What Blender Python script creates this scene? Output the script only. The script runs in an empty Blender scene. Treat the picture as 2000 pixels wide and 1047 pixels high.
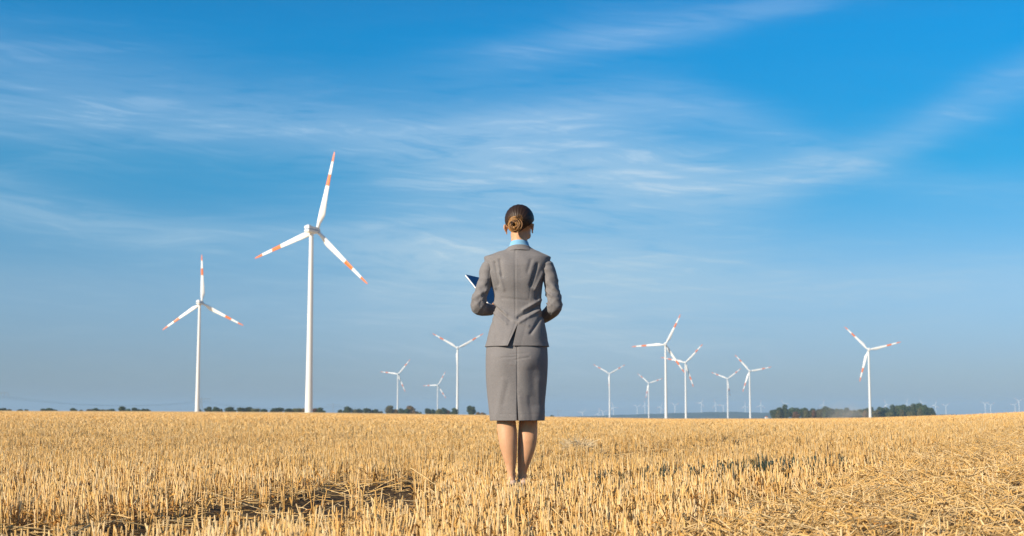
import bpy, bmesh, math, random
import numpy as np
from mathutils import Vector, Matrix

R = math.radians
SC = bpy.context.scene
COL = SC.collection

# ------------------------------------------------------------------ camera
EYE = 0.481
cam_data = bpy.data.cameras.new("camera")
cam = bpy.data.objects.new("camera", cam_data)
COL.objects.link(cam)
cam.location = (0, 0, EYE)
cam.rotation_euler = (R(90 + 5.97), 0, 0)
cam_data.sensor_width = 36.0
cam_data.lens = 50.0
cam_data.clip_start = 0.1
cam_data.clip_end = 60000
cam_data.dof.use_dof = True
cam_data.dof.focus_distance = 8.55
cam_data.dof.aperture_fstop = 5.6
SC.camera = cam

# ------------------------------------------------------------------ sun, sky
SUN_EL, SUN_AZ = 24.0, 180 + 51.0          # compass from +Y, clockwise
sv = Vector((math.sin(R(SUN_AZ)) * math.cos(R(SUN_EL)), math.cos(R(SUN_AZ)) * math.cos(R(SUN_EL)), math.sin(R(SUN_EL))))
sun_data = bpy.data.lights.new("sun", 'SUN')
sun_data.energy = 5.0
sun_data.angle = R(0.53)
sun_data.color = (1.0, 0.87, 0.70)
sun = bpy.data.objects.new("sun", sun_data)
COL.objects.link(sun)
sun.rotation_euler = sv.to_track_quat('Z', 'Y').to_euler()

SC.view_settings.view_transform = 'Standard'
SC.view_settings.look = 'None'
SC.view_settings.exposure = 0.50
SC.view_settings.gamma = 1.0
SC.view_settings.use_curve_mapping = False
SC.render.engine = 'CYCLES'
SC.cycles.max_bounces = 8
SC.cycles.diffuse_bounces = 3
SC.cycles.glossy_bounces = 2
SC.cycles.transmission_bounces = 4
SC.cycles.transparent_max_bounces = 8
SC.cycles.volume_bounces = 1
SC.cycles.use_denoising = True


class NT:
    """small node-tree helper"""
    def __init__(self, tree):
        self.t = tree
        tree.nodes.clear()

    def n(self, kind, props=None, **ins):
        nd = self.t.nodes.new(kind)
        for k, v in (props or {}).items():
            setattr(nd, k, v)
        for k, v in ins.items():
            self.set(nd, k, v)
        return nd

    def set(self, nd, key, v):
        s = nd.inputs[int(key[1:])] if (key[0] == 'i' and key[1:].isdigit()) else nd.inputs[key.replace('_', ' ')]
        if isinstance(v, bpy.types.NodeSocket):
            self.t.links.new(v, s)
        elif isinstance(v, bpy.types.Node):
            self.t.links.new(v.outputs[0], s)
        else:
            s.default_value = v

    def m(self, op, a, b=None, c=None, clamp=False):
        nd = self.t.nodes.new('ShaderNodeMath')
        nd.operation = op
        nd.use_clamp = clamp
        self.set(nd, 'i0', a)
        if b is not None:
            self.set(nd, 'i1', b)
        if c is not None:
            self.set(nd, 'i2', c)
        return nd.outputs[0]

    def mix(self, f, a, b, mode='MIX'):
        nd = self.t.nodes.new('ShaderNodeMix')
        nd.data_type = 'RGBA'
        nd.blend_type = mode
        self.set(nd, 'i0', f)
        self.set(nd, 'i6', a)
        self.set(nd, 'i7', b)
        return nd.outputs[2]

    def ramp(self, f, stops, interp='LINEAR'):
        nd = self.t.nodes.new('ShaderNodeValToRGB')
        cr = nd.color_ramp
        cr.interpolation = interp
        while len(cr.elements) < len(stops):
            cr.elements.new(0.5)
        for e, (p, c) in zip(cr.elements, stops):
            e.position = p
            e.color = (c, c, c, 1) if isinstance(c, (int, float)) else tuple(c) + (1,)
        self.set(nd, 'i0', f)
        return nd.outputs[0]

    def curve(self, f, pts):
        nd = self.t.nodes.new('ShaderNodeFloatCurve')
        c = nd.mapping.curves[0]
        for i, (x, y) in enumerate(pts):
            if i < 2:
                c.points[i].location = (x, y)
            else:
                c.points.new(x, y)
        nd.mapping.use_clip = False
        nd.mapping.update()
        self.set(nd, 'Value', f)
        return nd.outputs[0]


world = bpy.data.worlds.new("World")
SC.world = world
world.use_nodes = True
W = NT(world.node_tree)
tc = W.n('ShaderNodeTexCoord')
sep = W.n('ShaderNodeSeparateXYZ', i0=tc.outputs['Generated'])
az = W.m('MULTIPLY', W.m('ARCTAN2', sep.outputs[0], sep.outputs[1]), 180 / math.pi)
el = W.m('MULTIPLY', W.m('ARCSINE', sep.outputs[2]), 180 / math.pi)
sky = W.n('ShaderNodeTexSky', {'sky_type': 'NISHITA', 'sun_disc': False, 'sun_elevation': R(SUN_EL),
                               'sun_rotation': R(SUN_AZ), 'altitude': 50.0, 'air_density': 1.0,
                               'dust_density': 0.6, 'ozone_density': 2.0})
hsv = W.n('ShaderNodeHueSaturation', Saturation=1.25, Value=1.0, Color=sky)
eln = W.m('DIVIDE', el, 40.0, clamp=True)
tint = W.ramp(eln, [(0.0, (0.58, 0.73, 1.30)), (0.06, (0.61, 0.79, 1.30)), (0.13, (0.68, 0.94, 1.30)), (0.25, (0.12, 1.00, 1.34)), (0.38, (0.0, 1.17, 1.58)), (0.6, (0.45, 1.06, 1.36)), (1.0, (0.8, 1.0, 1.15))])
base_sky = W.mix(1.0, hsv.outputs[0], tint, 'MULTIPLY')

# cirrus: thin bands lying along curves of the sky dome, broken up by stretched, warped noise
azn = W.m('MULTIPLY_ADD', az, 1 / 60.0, 0.5)
comb = W.n('ShaderNodeCombineXYZ', i0=W.m('MULTIPLY', az, 0.12), i1=W.m('MULTIPLY', el, 0.55), i2=0.0)
warp = W.n('ShaderNodeTexNoise', Vector=comb, Scale=0.55, Detail=3.0, Roughness=0.55)
wv = W.n('ShaderNodeVectorMath', {'operation': 'MULTIPLY_ADD'}, i0=warp.outputs['Color'], i1=(1.6, 1.3, 0.0), i2=comb)
fine = W.n('ShaderNodeTexNoise', Vector=wv, Scale=1.35, Detail=8.0, Roughness=0.62, Distortion=0.5)
comb2 = W.n('ShaderNodeCombineXYZ', i0=W.m('MULTIPLY_ADD', el, 0.10, W.m('MULTIPLY', az, 0.035)), i1=W.m('MULTIPLY_ADD', az, -0.05, W.m('MULTIPLY', el, 0.95)), i2=3.7)
wv2 = W.n('ShaderNodeVectorMath', {'operation': 'MULTIPLY_ADD'}, i0=warp.outputs['Color'], i1=(0.9, 1.5, 0.0), i2=comb2)
strk = W.n('ShaderNodeTexNoise', Vector=wv2, Scale=1.9, Detail=7.0, Roughness=0.6)
comb3 = W.n('ShaderNodeCombineXYZ', i0=W.m('MULTIPLY_ADD', el, 0.05, W.m('MULTIPLY', az, 0.10)), i1=W.m('MULTIPLY_ADD', az, 0.16, W.m('MULTIPLY', el, 1.5)), i2=9.1)
wv3 = W.n('ShaderNodeVectorMath', {'operation': 'MULTIPLY_ADD'}, i0=warp.outputs['Color'], i1=(1.2, 3.2, 0.0), i2=comb3)
fib = W.n('ShaderNodeTexNoise', Vector=wv3, Scale=2.4, Detail=9.0, Roughness=0.68, Distortion=0.35)
tex = W.m('ADD', W.m('MULTIPLY', fine.outputs[0], 0.50), W.m('ADD', W.m('MULTIPLY', strk.outputs[0], 0.35), W.m('MULTIPLY', fib.outputs[0], 0.40)))
tex = W.ramp(tex, [(0.48, 0.0), (0.62, 0.40), (0.76, 1.0)], 'EASE')


def px_curve(pts, k):          # (azimuth deg, value) -> 0..1 curve space
    return [((a + 30) / 60.0, v / k) for a, v in pts]


def band(centre, width, power):
    c = W.m('MULTIPLY', W.curve(azn, px_curve(centre, 20.0)), 20.0)
    w = W.curve(azn, px_curve(width, 5.0))
    p = W.curve(azn, px_curve(power, 1.0))
    u = W.m('DIVIDE', W.m('SUBTRACT', W.m('ADD', el, W.m('MULTIPLY_ADD', warp.outputs[0], 1.4, -0.7)), c), W.m('MULTIPLY', w, 5.0))
    g = W.m('EXPONENT', W.m('MULTIPLY', W.m('MULTIPLY', u, u), -1.0))
    return W.m('MULTIPLY', g, p)


bands = [
    band([(-30, 14.0), (-19.7, 12.4), (-12, 11.9), (-6, 11.0), (0, 10.3), (5, 9.9), (9.2, 9.2), (12.2, 9.7), (15.2, 10.6), (18, 11.9), (30, 17)],
         [(-30, 2.4), (-19, 2.2), (-12, 1.8), (-4, 1.6), (3, 1.6), (10, 1.1), (13, 0.9), (16, 0.8), (19, 0.9), (30, 0.9)],
         [(-30, 0.4), (-19, 0.55), (-12, 0.5), (0, 0.85), (9, 0.95), (13, 0.65), (16, 0.5), (18.5, 0.42), (30, 0.3)]),
    band([(-30, 13.0), (-2, 13.9), (0, 14.5), (3.1, 15.1), (6.1, 15.4), (9.2, 15.9), (12.2, 16.2), (30, 18)],
         [(-30, 0.6), (0, 0.9), (6, 0.75), (12, 0.45), (30, 0.5)],
         [(-30, 0.0), (-5, 0.1), (1, 0.45), (6, 0.65), (11, 0.6), (14, 0.15), (20, 0.1), (30, 0.3)]),
    band([(-30, 9.2), (-19.7, 8.2), (-17, 7.7), (-14.2, 7.2), (-10, 7.0), (-6, 6.7), (0, 6.2), (30, 5)],
         [(-30, 0.9), (-19, 0.9), (-12, 0.7), (-5, 0.9), (0, 1.0), (30, 0.8)],
         [(-30, 0.4), (-19, 0.65), (-13, 0.6), (-9, 0.35), (-4, 0.55), (0, 0.25), (6, 0.1), (30, 0.3)]),
    band([(-30, 12), (-4, 11.6), (2, 12.2), (6, 12.5), (10, 11.4), (16, 9.2), (30, 8)],
         [(-30, 0.8), (0, 0.9), (8, 0.9), (16, 0.7), (30, 0.8)],
         [(-30, 0.1), (-4, 0.3), (3, 0.7), (8, 0.55), (13, 0.25), (20, 0.2), (30, 0.2)]),
    band([(-30, 4.4), (-10, 5.0), (0, 5.2), (6, 5.0), (14, 4.6), (20, 4.6), (30, 4.4)],
         [(-30, 2.2), (-8, 3.2), (0, 4.9), (6, 4.3), (14, 2.6), (30, 2.2)],
         [(-30, 0.12), (-12, 0.2), (-5, 0.7), (1, 1.0), (6, 0.85), (12, 0.4), (20, 0.2), (30, 0.12)]),
]
bsum = bands[0]
for b in bands[1:]:
    bsum = W.m('ADD', bsum, b)
cover = W.m('MULTIPLY', bsum, W.m('MULTIPLY_ADD', tex, 0.78, 0.38))
# the same kind of thin cloud, thinner, all round the dome
around = W.m('MULTIPLY', tex, 0.025)
cover = W.m('MULTIPLY', W.m('ADD', cover, around), 0.72, clamp=True)
cloud_col = W.ramp(eln, [(0.0, (0.30, 0.38, 0.45)), (0.14, (0.34, 0.46, 0.54)), (0.28, (0.32, 0.46, 0.60)), (0.45, (0.22, 0.38, 0.60)), (1.0, (0.34, 0.42, 0.58))])
SKY_K = 0.062
cc = W.mix(1.0, cloud_col, (1 / SKY_K, 1 / SKY_K, 1 / SKY_K, 1), 'MULTIPLY')
final = W.mix(cover, base_sky, cc)
bg = W.n('ShaderNodeBackground', Color=final, Strength=SKY_K)
wo = W.n('ShaderNodeOutputWorld', Surface=bg)


# ------------------------------------------------------------------ helpers
def tag(o, label=None, cat=None, group=None, kind=None):
    if label:
        o['label'] = label
    if cat:
        o['category'] = cat
    if group:
        o['group'] = group
    if kind:
        o['kind'] = kind
    return o


def empty(name, loc=(0, 0, 0), rz=0.0):
    o = bpy.data.objects.new(name, None)
    o.empty_display_size = 0.2
    COL.objects.link(o)
    o.location = loc
    o.rotation_euler = (0, 0, rz)
    return o


def obj(name, mesh, parent=None, mat=None, smooth=False):
    o = bpy.data.objects.new(name, mesh)
    COL.objects.link(o)
    if parent is not None:
        o.parent = parent
    if mat is not None:
        if not mesh.materials:
            for mm in (mat if isinstance(mat, (list, tuple)) else [mat]):
                mesh.materials.append(mm)
    if smooth:
        mesh.shade_smooth()
    return o


def mesh_from(name, v, f):
    me = bpy.data.meshes.new(name)
    me.from_pydata([tuple(map(float, p)) for p in v], [], [tuple(int(i) for i in q) for q in f])
    me.update()
    return me


def bulk_mesh(name, verts, faces_flat, sizes, cols=None):
    """fast mesh from numpy: faces_flat = loop vertex indices, sizes = face sizes"""
    me = bpy.data.meshes.new(name)
    nv = len(verts)
    me.vertices.add(nv)
    me.vertices.foreach_set('co', np.ascontiguousarray(verts, dtype=np.float32).ravel())
    me.loops.add(len(faces_flat))
    me.loops.foreach_set('vertex_index', np.ascontiguousarray(faces_flat, dtype=np.int32))
    me.polygons.add(len(sizes))
    starts = np.concatenate([[0], np.cumsum(sizes)[:-1]]).astype(np.int32)
    me.polygons.foreach_set('loop_start', starts)
    if cols is not None:
        a = me.color_attributes.new('tone', 'FLOAT_COLOR', 'POINT')
        a.data.foreach_set('color', np.ascontiguousarray(cols, dtype=np.float32).ravel())
    me.update(calc_edges=True)
    me.validate()
    return me


def material(name, col, rough=0.7, spec=0.3):
    m = bpy.data.materials.new(name)
    m.use_nodes = True
    t = NT(m.node_tree)
    p = t.n('ShaderNodeBsdfPrincipled')
    p.inputs['Base Color'].default_value = tuple(col) + (1,)
    p.inputs['Roughness'].default_value = rough
    p.inputs['Specular IOR Level'].default_value = spec
    t.n('ShaderNodeOutputMaterial', Surface=p)
    return m, t, p


# ------------------------------------------------------------------ terrain
CR_AZ = np.array([-180, -60, -30, -19.7, -14.1, -8.15, -1.03, 1.23, 6.13, 10.15, 14.07, 16.36, 17.86, 19.71, 30, 60, 180])
CR_E = np.array([.003, .003, .0042, .00402, .0038, .00317, .00142, .00036, -.00106, -.00105, -.00035, .00103, .00169, .00335, .006, .003, .003])
CR_R = np.array([700, 900, 1000, 1000, 1000, 950, 850, 800, 700, 650, 520, 420, 340, 280, 250, 400, 700])


def terrain(x, y):
    x = np.asarray(x, float)
    y = np.asarray(y, float)
    r = np.hypot(x, y)
    a = np.degrees(np.arctan2(x, y))
    e = np.interp(a, CR_AZ, CR_E)
    rc = np.interp(a, CR_AZ, CR_R)
    zc = EYE + rc * e - 0.10
    t = np.clip((r - 18) / (rc - 18), 0, 1)
    z = zc * t
    s = np.maximum(r - rc, 0)
    z = z - 18 * (1 - np.exp(-(np.sqrt(s * s + 250 ** 2) - 250) / 2600))
    k = np.clip((x - 0.7) / 3.6, 0, 1)
    z = z + 0.15 * k * k * (3 - 2 * k) * np.clip(1 - r / 200, 0, 1)
    z = z + 0.012 * np.sin(x * 1.7 + 0.6 * np.sin(y * 0.9)) * np.sin(y * 1.3 + 0.4) * np.clip(1 - r / 60, 0, 1)
    return z


PHI = math.atan(0.40)
RU = np.array([math.sin(PHI), math.cos(PHI)])           # along the rows
RV = np.array([math.cos(PHI), -math.sin(PHI)])          # across the rows
TRACKS = [(-4.5, 0.44), (-6.5, 0.22), (-11.0, 0.42), (-12.9, 0.25), (-17.0, 0.40), (-24, 0.40), (-25.8, 0.3), (-33, 0.45), (-46, 0.5), (-60, 0.6), (5.2, 0.3), (9.4, 0.3), (15, 0.35)]


def across(x, y):
    return x * RV[0] + y * RV[1]


def track_mask(x, y):
    v = across(x, y) + 0.07 * np.sin((x * RU[0] + y * RU[1]) * 0.9) + 0.05 * np.sin((x * RU[0] + y * RU[1]) * 2.3 + 1)
    m = np.zeros_like(v)
    for c, w in TRACKS:
        along = x * RU[0] + y * RU[1]
        if c == -4.5:
            nb = np.clip((9.5 - along) / 3.5, 0, 1)
            w = 0.29 + 0.24 * nb + 0.38 * np.clip((along - 10.5) / 3, 0, 1)
            c = -4.5 + 1.0 * nb
        wob = w * (0.82 + 0.30 * np.sin(along * 0.8 + c) + 0.20 * np.sin(along * 2.1 + 2 * c))
        m = np.maximum(m, np.exp(-((v - c) / np.maximum(wob, 0.05)) ** 4))
    return m


def dips(x, y):                # lower, run-over stubble on both sides of each wheel track
    v = across(x, y)
    along = x * RU[0] + y * RU[1]
    far = np.clip((np.hypot(x, y) - 12) / 30, 0, 1)
    m = np.zeros_like(v)
    for c, w in TRACKS[:1] + TRACKS[2:]:
        ww = (w * 1.6 + 0.9 * far) * (0.8 + 0.35 * np.sin(along * 0.21 + c))
        k = np.clip((along - 9.5) / 2, 0, 1) if c == -4.5 else 1.0
        m = np.maximum(m, k * np.exp(-((v - c) / np.maximum(ww, 0.1)) ** 2))
    return m


def flat_mask(x, y):           # the strip where straw was run over and lies flat
    v = across(x, y)
    a = np.clip((v + 1.75) / 0.7, 0, 1)
    b = np.clip((2.6 - v) / 0.9, 0, 1)
    return a * b


# ground sheet: one polar grid round the place, dense near, out to the horizon
def build_ground():
    radii = np.concatenate([[0.0], np.geomspace(0.6, 40, 60), np.geomspace(44, 1500, 70), np.geomspace(1600, 15500, 30)])
    ang = np.concatenate([np.arange(-180, -30, 5.0), np.arange(-30, 30, 0.5), np.arange(30, 180, 5.0)])
    A = len(ang)
    rr, aa = np.meshgrid(radii[1:], np.radians(ang), indexing='ij')
    x = rr * np.sin(aa)
    y = rr * np.cos(aa)
    z = terrain(x, y) - 0.07 * track_mask(x, y) * (rr < 40)
    v = np.concatenate([[[0, 0, float(terrain(0., 0.))]], np.stack([x, y, z], -1).reshape(-1, 3)])
    f, s = [], []
    for j in range(A):
        f += [0, 1 + (j + 1) % A, 1 + j]
        s.append(3)
    for i in range(len(radii) - 2):
        for j in range(A):
            a = 1 + i * A + j
            b = 1 + i * A + (j + 1) % A
            f += [a, b, b + A, a + A]
            s.append(4)
    me = bulk_mesh('field_ground', v, np.array(f), np.array(s))
    m, t, p = material('field_soil', (0.2, 0.13, 0.07), 0.95, 0.1)
    g = t.n('ShaderNodeNewGeometry')
    big = t.n('ShaderNodeTexNoise', Vector=g.outputs['Position'], Scale=0.02, Detail=5.0)
    mid = t.n('ShaderNodeTexNoise', Vector=g.outputs['Position'], Scale=3.0, Detail=6.0)
    bits = t.n('ShaderNodeTexNoise', Vector=g.outputs['Position'], Scale=60.0, Detail=4.0)
    soil = t.ramp(mid.outputs[0], [(0.3, (0.040, 0.025, 0.015)), (0.7, (0.085, 0.055, 0.030))])
    chaff = t.ramp(bits.outputs[0], [(0.52, 0.0), (0.64, 0.55)])
    near = t.mix(chaff, soil, (0.42, 0.27, 0.11, 1))
    rot = t.n('ShaderNodeMapping', Vector=g.outputs['Position'], Rotation=(0, 0, PHI), Scale=(0.25, 0.012, 1))
    row = t.n('ShaderNodeTexNoise', Vector=rot, Scale=1.0, Detail=4.0)
    far = t.mix(t.ramp(row.outputs[0], [(0.36, 0.0), (0.62, 1.0)]), (0.74, 0.46, 0.17, 1), (0.84, 0.56, 0.25, 1))
    far = t.mix(t.ramp(big.outputs[0], [(0.35, 0.0), (0.65, 0.6)]), far, (0.80, 0.52, 0.22, 1))
    # unharrowed stubble covers the far field wholly; beyond the crest lies green and brown farmland
    ln = t.n('ShaderNodeVectorMath', {'operation': 'LENGTH'}, i0=g.outputs['Position'])
    f1 = t.ramp(t.m('DIVIDE', ln.outputs['Value'], 200.0, clamp=True), [(0.15, 0.0), (0.6, 1.0)])
    f2 = t.ramp(t.m('DIVIDE', ln.outputs['Value'], 4000.0, clamp=True), [(0.32, 0.0), (0.5, 1.0)])
    farm = t.mix(t.ramp(big.outputs[0], [(0.42, 0.0), (0.5, 1.0)]), (0.09, 0.10, 0.04, 1), (0.22, 0.16, 0.08, 1))
    c = t.mix(f2, t.mix(f1, near, far), farm)
    t.set(p, 'Base_Color', c)
    bmp = t.n('ShaderNodeBump', Height=mid.outputs[0], Strength=0.6, Distance=0.03)
    t.set(p, 'Normal', bmp)
    o = obj('ground', me, None, m, True)
    tag(o, kind='structure')
    return o


build_ground()


# distant wooded ridge
def build_hills():
    m, t, p = material('hill_forest', (0.05, 0.07, 0.05), 0.95, 0.05)
    g = t.n('ShaderNodeNewGeometry')
    nz = t.n('ShaderNodeTexNoise', Vector=g.outputs['Position'], Scale=0.006, Detail=6.0)
    t.set(p, 'Base_Color', t.ramp(nz.outputs[0], [(0.4, (0.03, 0.045, 0.03)), (0.6, (0.075, 0.08, 0.05))]))
    rng = np.random.default_rng(5)
    na, nr = 240, 14
    azs = np.linspace(1.5, 34, na)
    rs = np.linspace(8600, 11400, nr)
    prof = np.interp(azs, [1.5, 4, 6, 8, 9.5, 12, 15, 18, 22, 28, 34], [0, 14, 26, 36, 31, 26, 22, 16, 20, 26, 0])
    jag = np.convolve(rng.normal(0, 1, na + 8), np.ones(3) / 3, 'same')[4:-4] * 2.4
    v = []
    for i, r in enumerate(rs):
        k = math.sin(math.pi * i / (nr - 1)) ** 0.8
        for j, a in enumerate(azs):
            x, y = r * math.sin(R(a)), r * math.cos(R(a))
            v.append((x, y, -19 + (17 + prof[j] + jag[j]) * k))
    f = [(i * na + j, i * na + j + 1, (i + 1) * na + j + 1, (i + 1) * na + j) for i in range(nr - 1) for j in range(na - 1)]
    o = obj('hills', mesh_from('hills', v, f), None, m, True)
    tag(o, kind='structure')


build_hills()


# ------------------------------------------------------------------ stubble
def straw_material():
    m, t, p = material('straw', (0.7, 0.5, 0.25), 0.5, 0.35)
    a = t.n('ShaderNodeAttribute', {'attribute_name': 'tone'})
    g = t.n('ShaderNodeNewGeometry')
    mp = t.n('ShaderNodeMapping', Vector=g.outputs['Position'], Scale=(1, 1, 0.35))
    nz = t.n('ShaderNodeTexNoise', Vector=mp, Scale=90.0, Detail=3.0)
    c = t.mix(t.ramp(nz.outputs[0], [(0.40, 0.0), (0.75, 0.35)]), a.outputs['Color'], (0.55, 0.30, 0.095, 1))
    t.set(p, 'Base_Color', c)
    tr = t.n('ShaderNodeBsdfTranslucent', Color=c)
    mx = t.n('ShaderNodeMixShader', i0=0.14, i1=p, i2=tr)
    out = [n for n in t.t.nodes if n.type == 'OUTPUT_MATERIAL'][0]
    t.set(out, 'Surface', mx)
    return m


STRAW = straw_material()
PAL = np.array([(0.82, 0.56, 0.25), (0.78, 0.50, 0.19), (0.86, 0.64, 0.34), (0.72, 0.41, 0.12), (0.82, 0.51, 0.17), (0.74, 0.52, 0.26)])
PALW = np.array([0.27, 0.23, 0.16, 0.12, 0.14, 0.08])
LEAFPAL = np.array([(0.66, 0.35, 0.085), (0.54, 0.25, 0.055), (0.74, 0.45, 0.14), (0.42, 0.22, 0.07)])


def frames(d):
    ref = np.where(np.abs(d[:, 2:3]) > 0.9, np.array([[1.0, 0, 0]]), np.array([[0, 0, 1.0]]))
    u = np.cross(d, ref)
    u /= np.linalg.norm(u, axis=1, keepdims=True)
    w = np.cross(d, u)
    return u, w


def sticks(p0, p1, p2, rad, sides, cols, rng, capped=True, bent=True):
    """bent straw tubes p0 -> p1 -> p2; returns verts, faces, sizes, colours"""
    N = len(p0)
    d = p2 - p0
    d = d / np.linalg.norm(d, axis=1, keepdims=True)
    u, w = frames(d)
    ph = rng.uniform(0, 6.28, N)
    rings = []
    for P, k in (((p0, 1.0), (p1, 1.0), (p2, 0.95)) if bent else ((p0, 1.0), (p2, 0.95))):
        ring = []
        for s in range(sides):
            a = ph + s * 2 * math.pi / sides
            ring.append(P + (u * np.cos(a)[:, None] + w * np.sin(a)[:, None]) * (rad * k)[:, None])
        rings.append(np.stack(ring, 1))
    V = np.concatenate(rings, 1)                      # N, 3*sides, 3
    levs = 2 if bent else 1
    nvp = (levs + 1) * sides
    fq = []
    for lev in range(levs):
        for s in range(sides):
            a, b = lev * sides + s, lev * sides + (s + 1) % sides
            fq.append([a, b, b + sides, a + sides])
    fq = np.array(fq)
    base = (np.arange(N) * nvp)[:, None, None]
    quads = (fq[None] + base).reshape(-1)
    sizes = np.full(N * len(fq), 4)
    if capped:
        caps = ((np.arange(sides) + levs * sides)[None] + (np.arange(N) * nvp)[:, None]).reshape(-1)
        quads = np.concatenate([quads, caps])
        sizes = np.concatenate([sizes, np.full(N, sides)])
    C = np.repeat(np.concatenate([cols, np.ones((N, 1))], 1), nvp, 0)
    return V.reshape(-1, 3), quads, sizes, C


def slips(p0, p1, p2, side, wid, cols):
    """flat ribbons (dry leaves) p0 -> p1 -> p2"""
    N = len(p0)
    s = side * wid[:, None]
    V = np.stack([p0 - s, p0 + s, p1 - s * 1.1, p1 + s * 1.1, p2 - s * 0.25, p2 + s * 0.25], 1)
    fq = np.array([[0, 1, 3, 2], [2, 3, 5, 4]])
    quads = (fq[None] + (np.arange(N) * 6)[:, None, None]).reshape(-1)
    C = np.repeat(np.concatenate([cols, np.ones((N, 1))], 1), 6, 0)
    return V.reshape(-1, 3), quads, np.full(N * 2, 4), C


def merge(parts):
    off = 0
    V, F, S, C = [], [], [], []
    for v, f, s, c in parts:
        V.append(v); F.append(f + off); S.append(s); C.append(c)
        off += len(v)
    return np.concatenate(V), np.concatenate(F), np.concatenate(S), np.concatenate(C)


FEET = [(-0.005, 8.62), (0.068, 8.72)]


def wave(x, y, k, ph):
    return np.sin(x * k + 1.7 * np.sin(y * k * 0.63 + ph)) * np.sin(y * k * 0.81 + 1.3 * np.sin(x * k * 0.47 + ph * 2))


def scatter(rng, r0, r1, n_of_r, spread=0.42, margin=1.2, step=None):
    """random points in the part of the field seen, with margin for a step aside"""
    out = []
    edges = np.geomspace(r0, r1, 24)
    for a, b in zip(edges[:-1], edges[1:]):
        hw = spread * b + margin
        n = int(n_of_r((a + b) / 2) * 2 * hw * (b - a))
        out.append(np.stack([rng.uniform(-hw, hw, n), rng.uniform(a, b, n)], 1))
    return np.concatenate(out)


def stand(name, seed, r0, r1, dens, row, radius, sides, tillers, jitter, leafs, height=0.148, capped=True, wscale=None):
    rng = np.random.default_rng(seed)
    c = scatter(rng, r0, r1, lambda r: dens(r) / tillers)
    if row:
        v = across(c[:, 0], c[:, 1])
        u = c @ RU
        v2 = np.round(v / row) * row + rng.normal(0, row * 0.11, len(v))
        c = u[:, None] * RU[None] + v2[:, None] * RV[None]
    # thin out: wheel tracks, flattened strip, chance gaps
    x, y = c[:, 0], c[:, 1]
    keep = rng.uniform(0, 1, len(c)) > np.maximum(track_mask(x, y) * 0.95, flat_mask(x, y) * 0.45)
    keep &= rng.uniform(0, 1, len(c)) > 0.75 * np.clip(wave(x, y, 2.3, 0.3) * 1.7 - 0.25, 0, 1)
    for fx, fy in FEET:
        keep &= ~((np.abs(x - fx) < 0.045) & (y > fy - 0.07) & (y < fy + 0.2))
    c = c[keep]
    # tillers of each plant
    c = np.repeat(c, tillers, 0)
    N = len(c)
    off = rng.normal(0, 0.014, (N, 2))
    b = c + off
    x, y = b[:, 0], b[:, 1]
    z = terrain(x, y) - 0.02
    fl = flat_mask(x, y)
    tilt = np.abs(rng.normal(0, jitter, N)) + fl * rng.uniform(0, 1, N) ** 1.3 * 1.15
    stray = rng.uniform(0, 1, N) < 0.05
    tilt = np.where(stray, rng.uniform(0.3, 1.1, N), tilt)
    ta = np.arctan2(off[:, 1], off[:, 0]) + rng.normal(0, 0.9, N)
    d = np.stack([np.sin(tilt) * np.cos(ta), np.sin(tilt) * np.sin(ta), np.cos(tilt)], 1)
    h = (height + 0.02 * wave(x, y, 0.55, 2.0) + rng.normal(0, 0.013, N) + 0.02) * rng.choice([1.0, 1.0, 1.0, 0.78, 1.12, 0.9], N)
    h *= 1 - 0.18 * fl
    h *= 1 - 0.42 * dips(x, y)
    tread = np.exp(-((x - 0.03) / 0.16) ** 2 - ((y - 8.36) / 0.26) ** 2)
    h *= 1 - 0.42 * tread
    p0 = np.stack([x, y, z], 1)
    bend = rng.normal(0, 0.05, (N, 3)) * h[:, None]
    bend[:, 2] *= 0.2
    p1 = p0 + d * (h * 0.55)[:, None]
    p2 = p0 + d * h[:, None] + bend
    p2[:, 2] = np.maximum(p2[:, 2], z + 0.03)
    rad = radius * rng.uniform(0.7, 1.2, N)
    if wscale is not None:
        rad *= wscale(y)
    cols = PAL[rng.choice(len(PAL), N, p=PALW)] * rng.uniform(0.88, 1.12, (N, 1))
    parts = [sticks(p0, p1, p2, rad, sides, cols, rng, capped, r0 < 10)]
    if leafs > 0:
        M = int(N * leafs)
        i = rng.integers(0, N, M)
        s0 = p0[i] + d[i] * (h[i] * rng.uniform(0.15, 0.75, M))[:, None]
        a = rng.uniform(0, 6.28, M)
        out = np.stack([np.cos(a), np.sin(a), np.zeros(M)], 1)
        ln = rng.uniform(0.03, 0.085, M)
        s1 = s0 + out * (ln * 0.45)[:, None] + np.array([0, 0, 1]) * (ln * rng.uniform(-0.1, 0.5, M))[:, None]
        s2 = s1 + out * (ln * 0.5)[:, None] + np.array([0, 0, 1]) * (ln * rng.uniform(-0.9, 0.05, M))[:, None]
        side = np.stack([-out[:, 1], out[:, 0], rng.normal(0, 0.4, M)], 1)
        lw = rng.uniform(0.0018, 0.0045, M)
        if wscale is not None:
            lw *= wscale(y[i])
        lc = LEAFPAL[rng.integers(0, 4, M)] * rng.uniform(0.8, 1.15, (M, 1))
        parts.append(slips(s0, s1, s2, side, lw, lc))
    v, f, s, cc_ = merge(parts)
    me = bulk_mesh(name, v, f, s, cc_)
    return me


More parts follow.
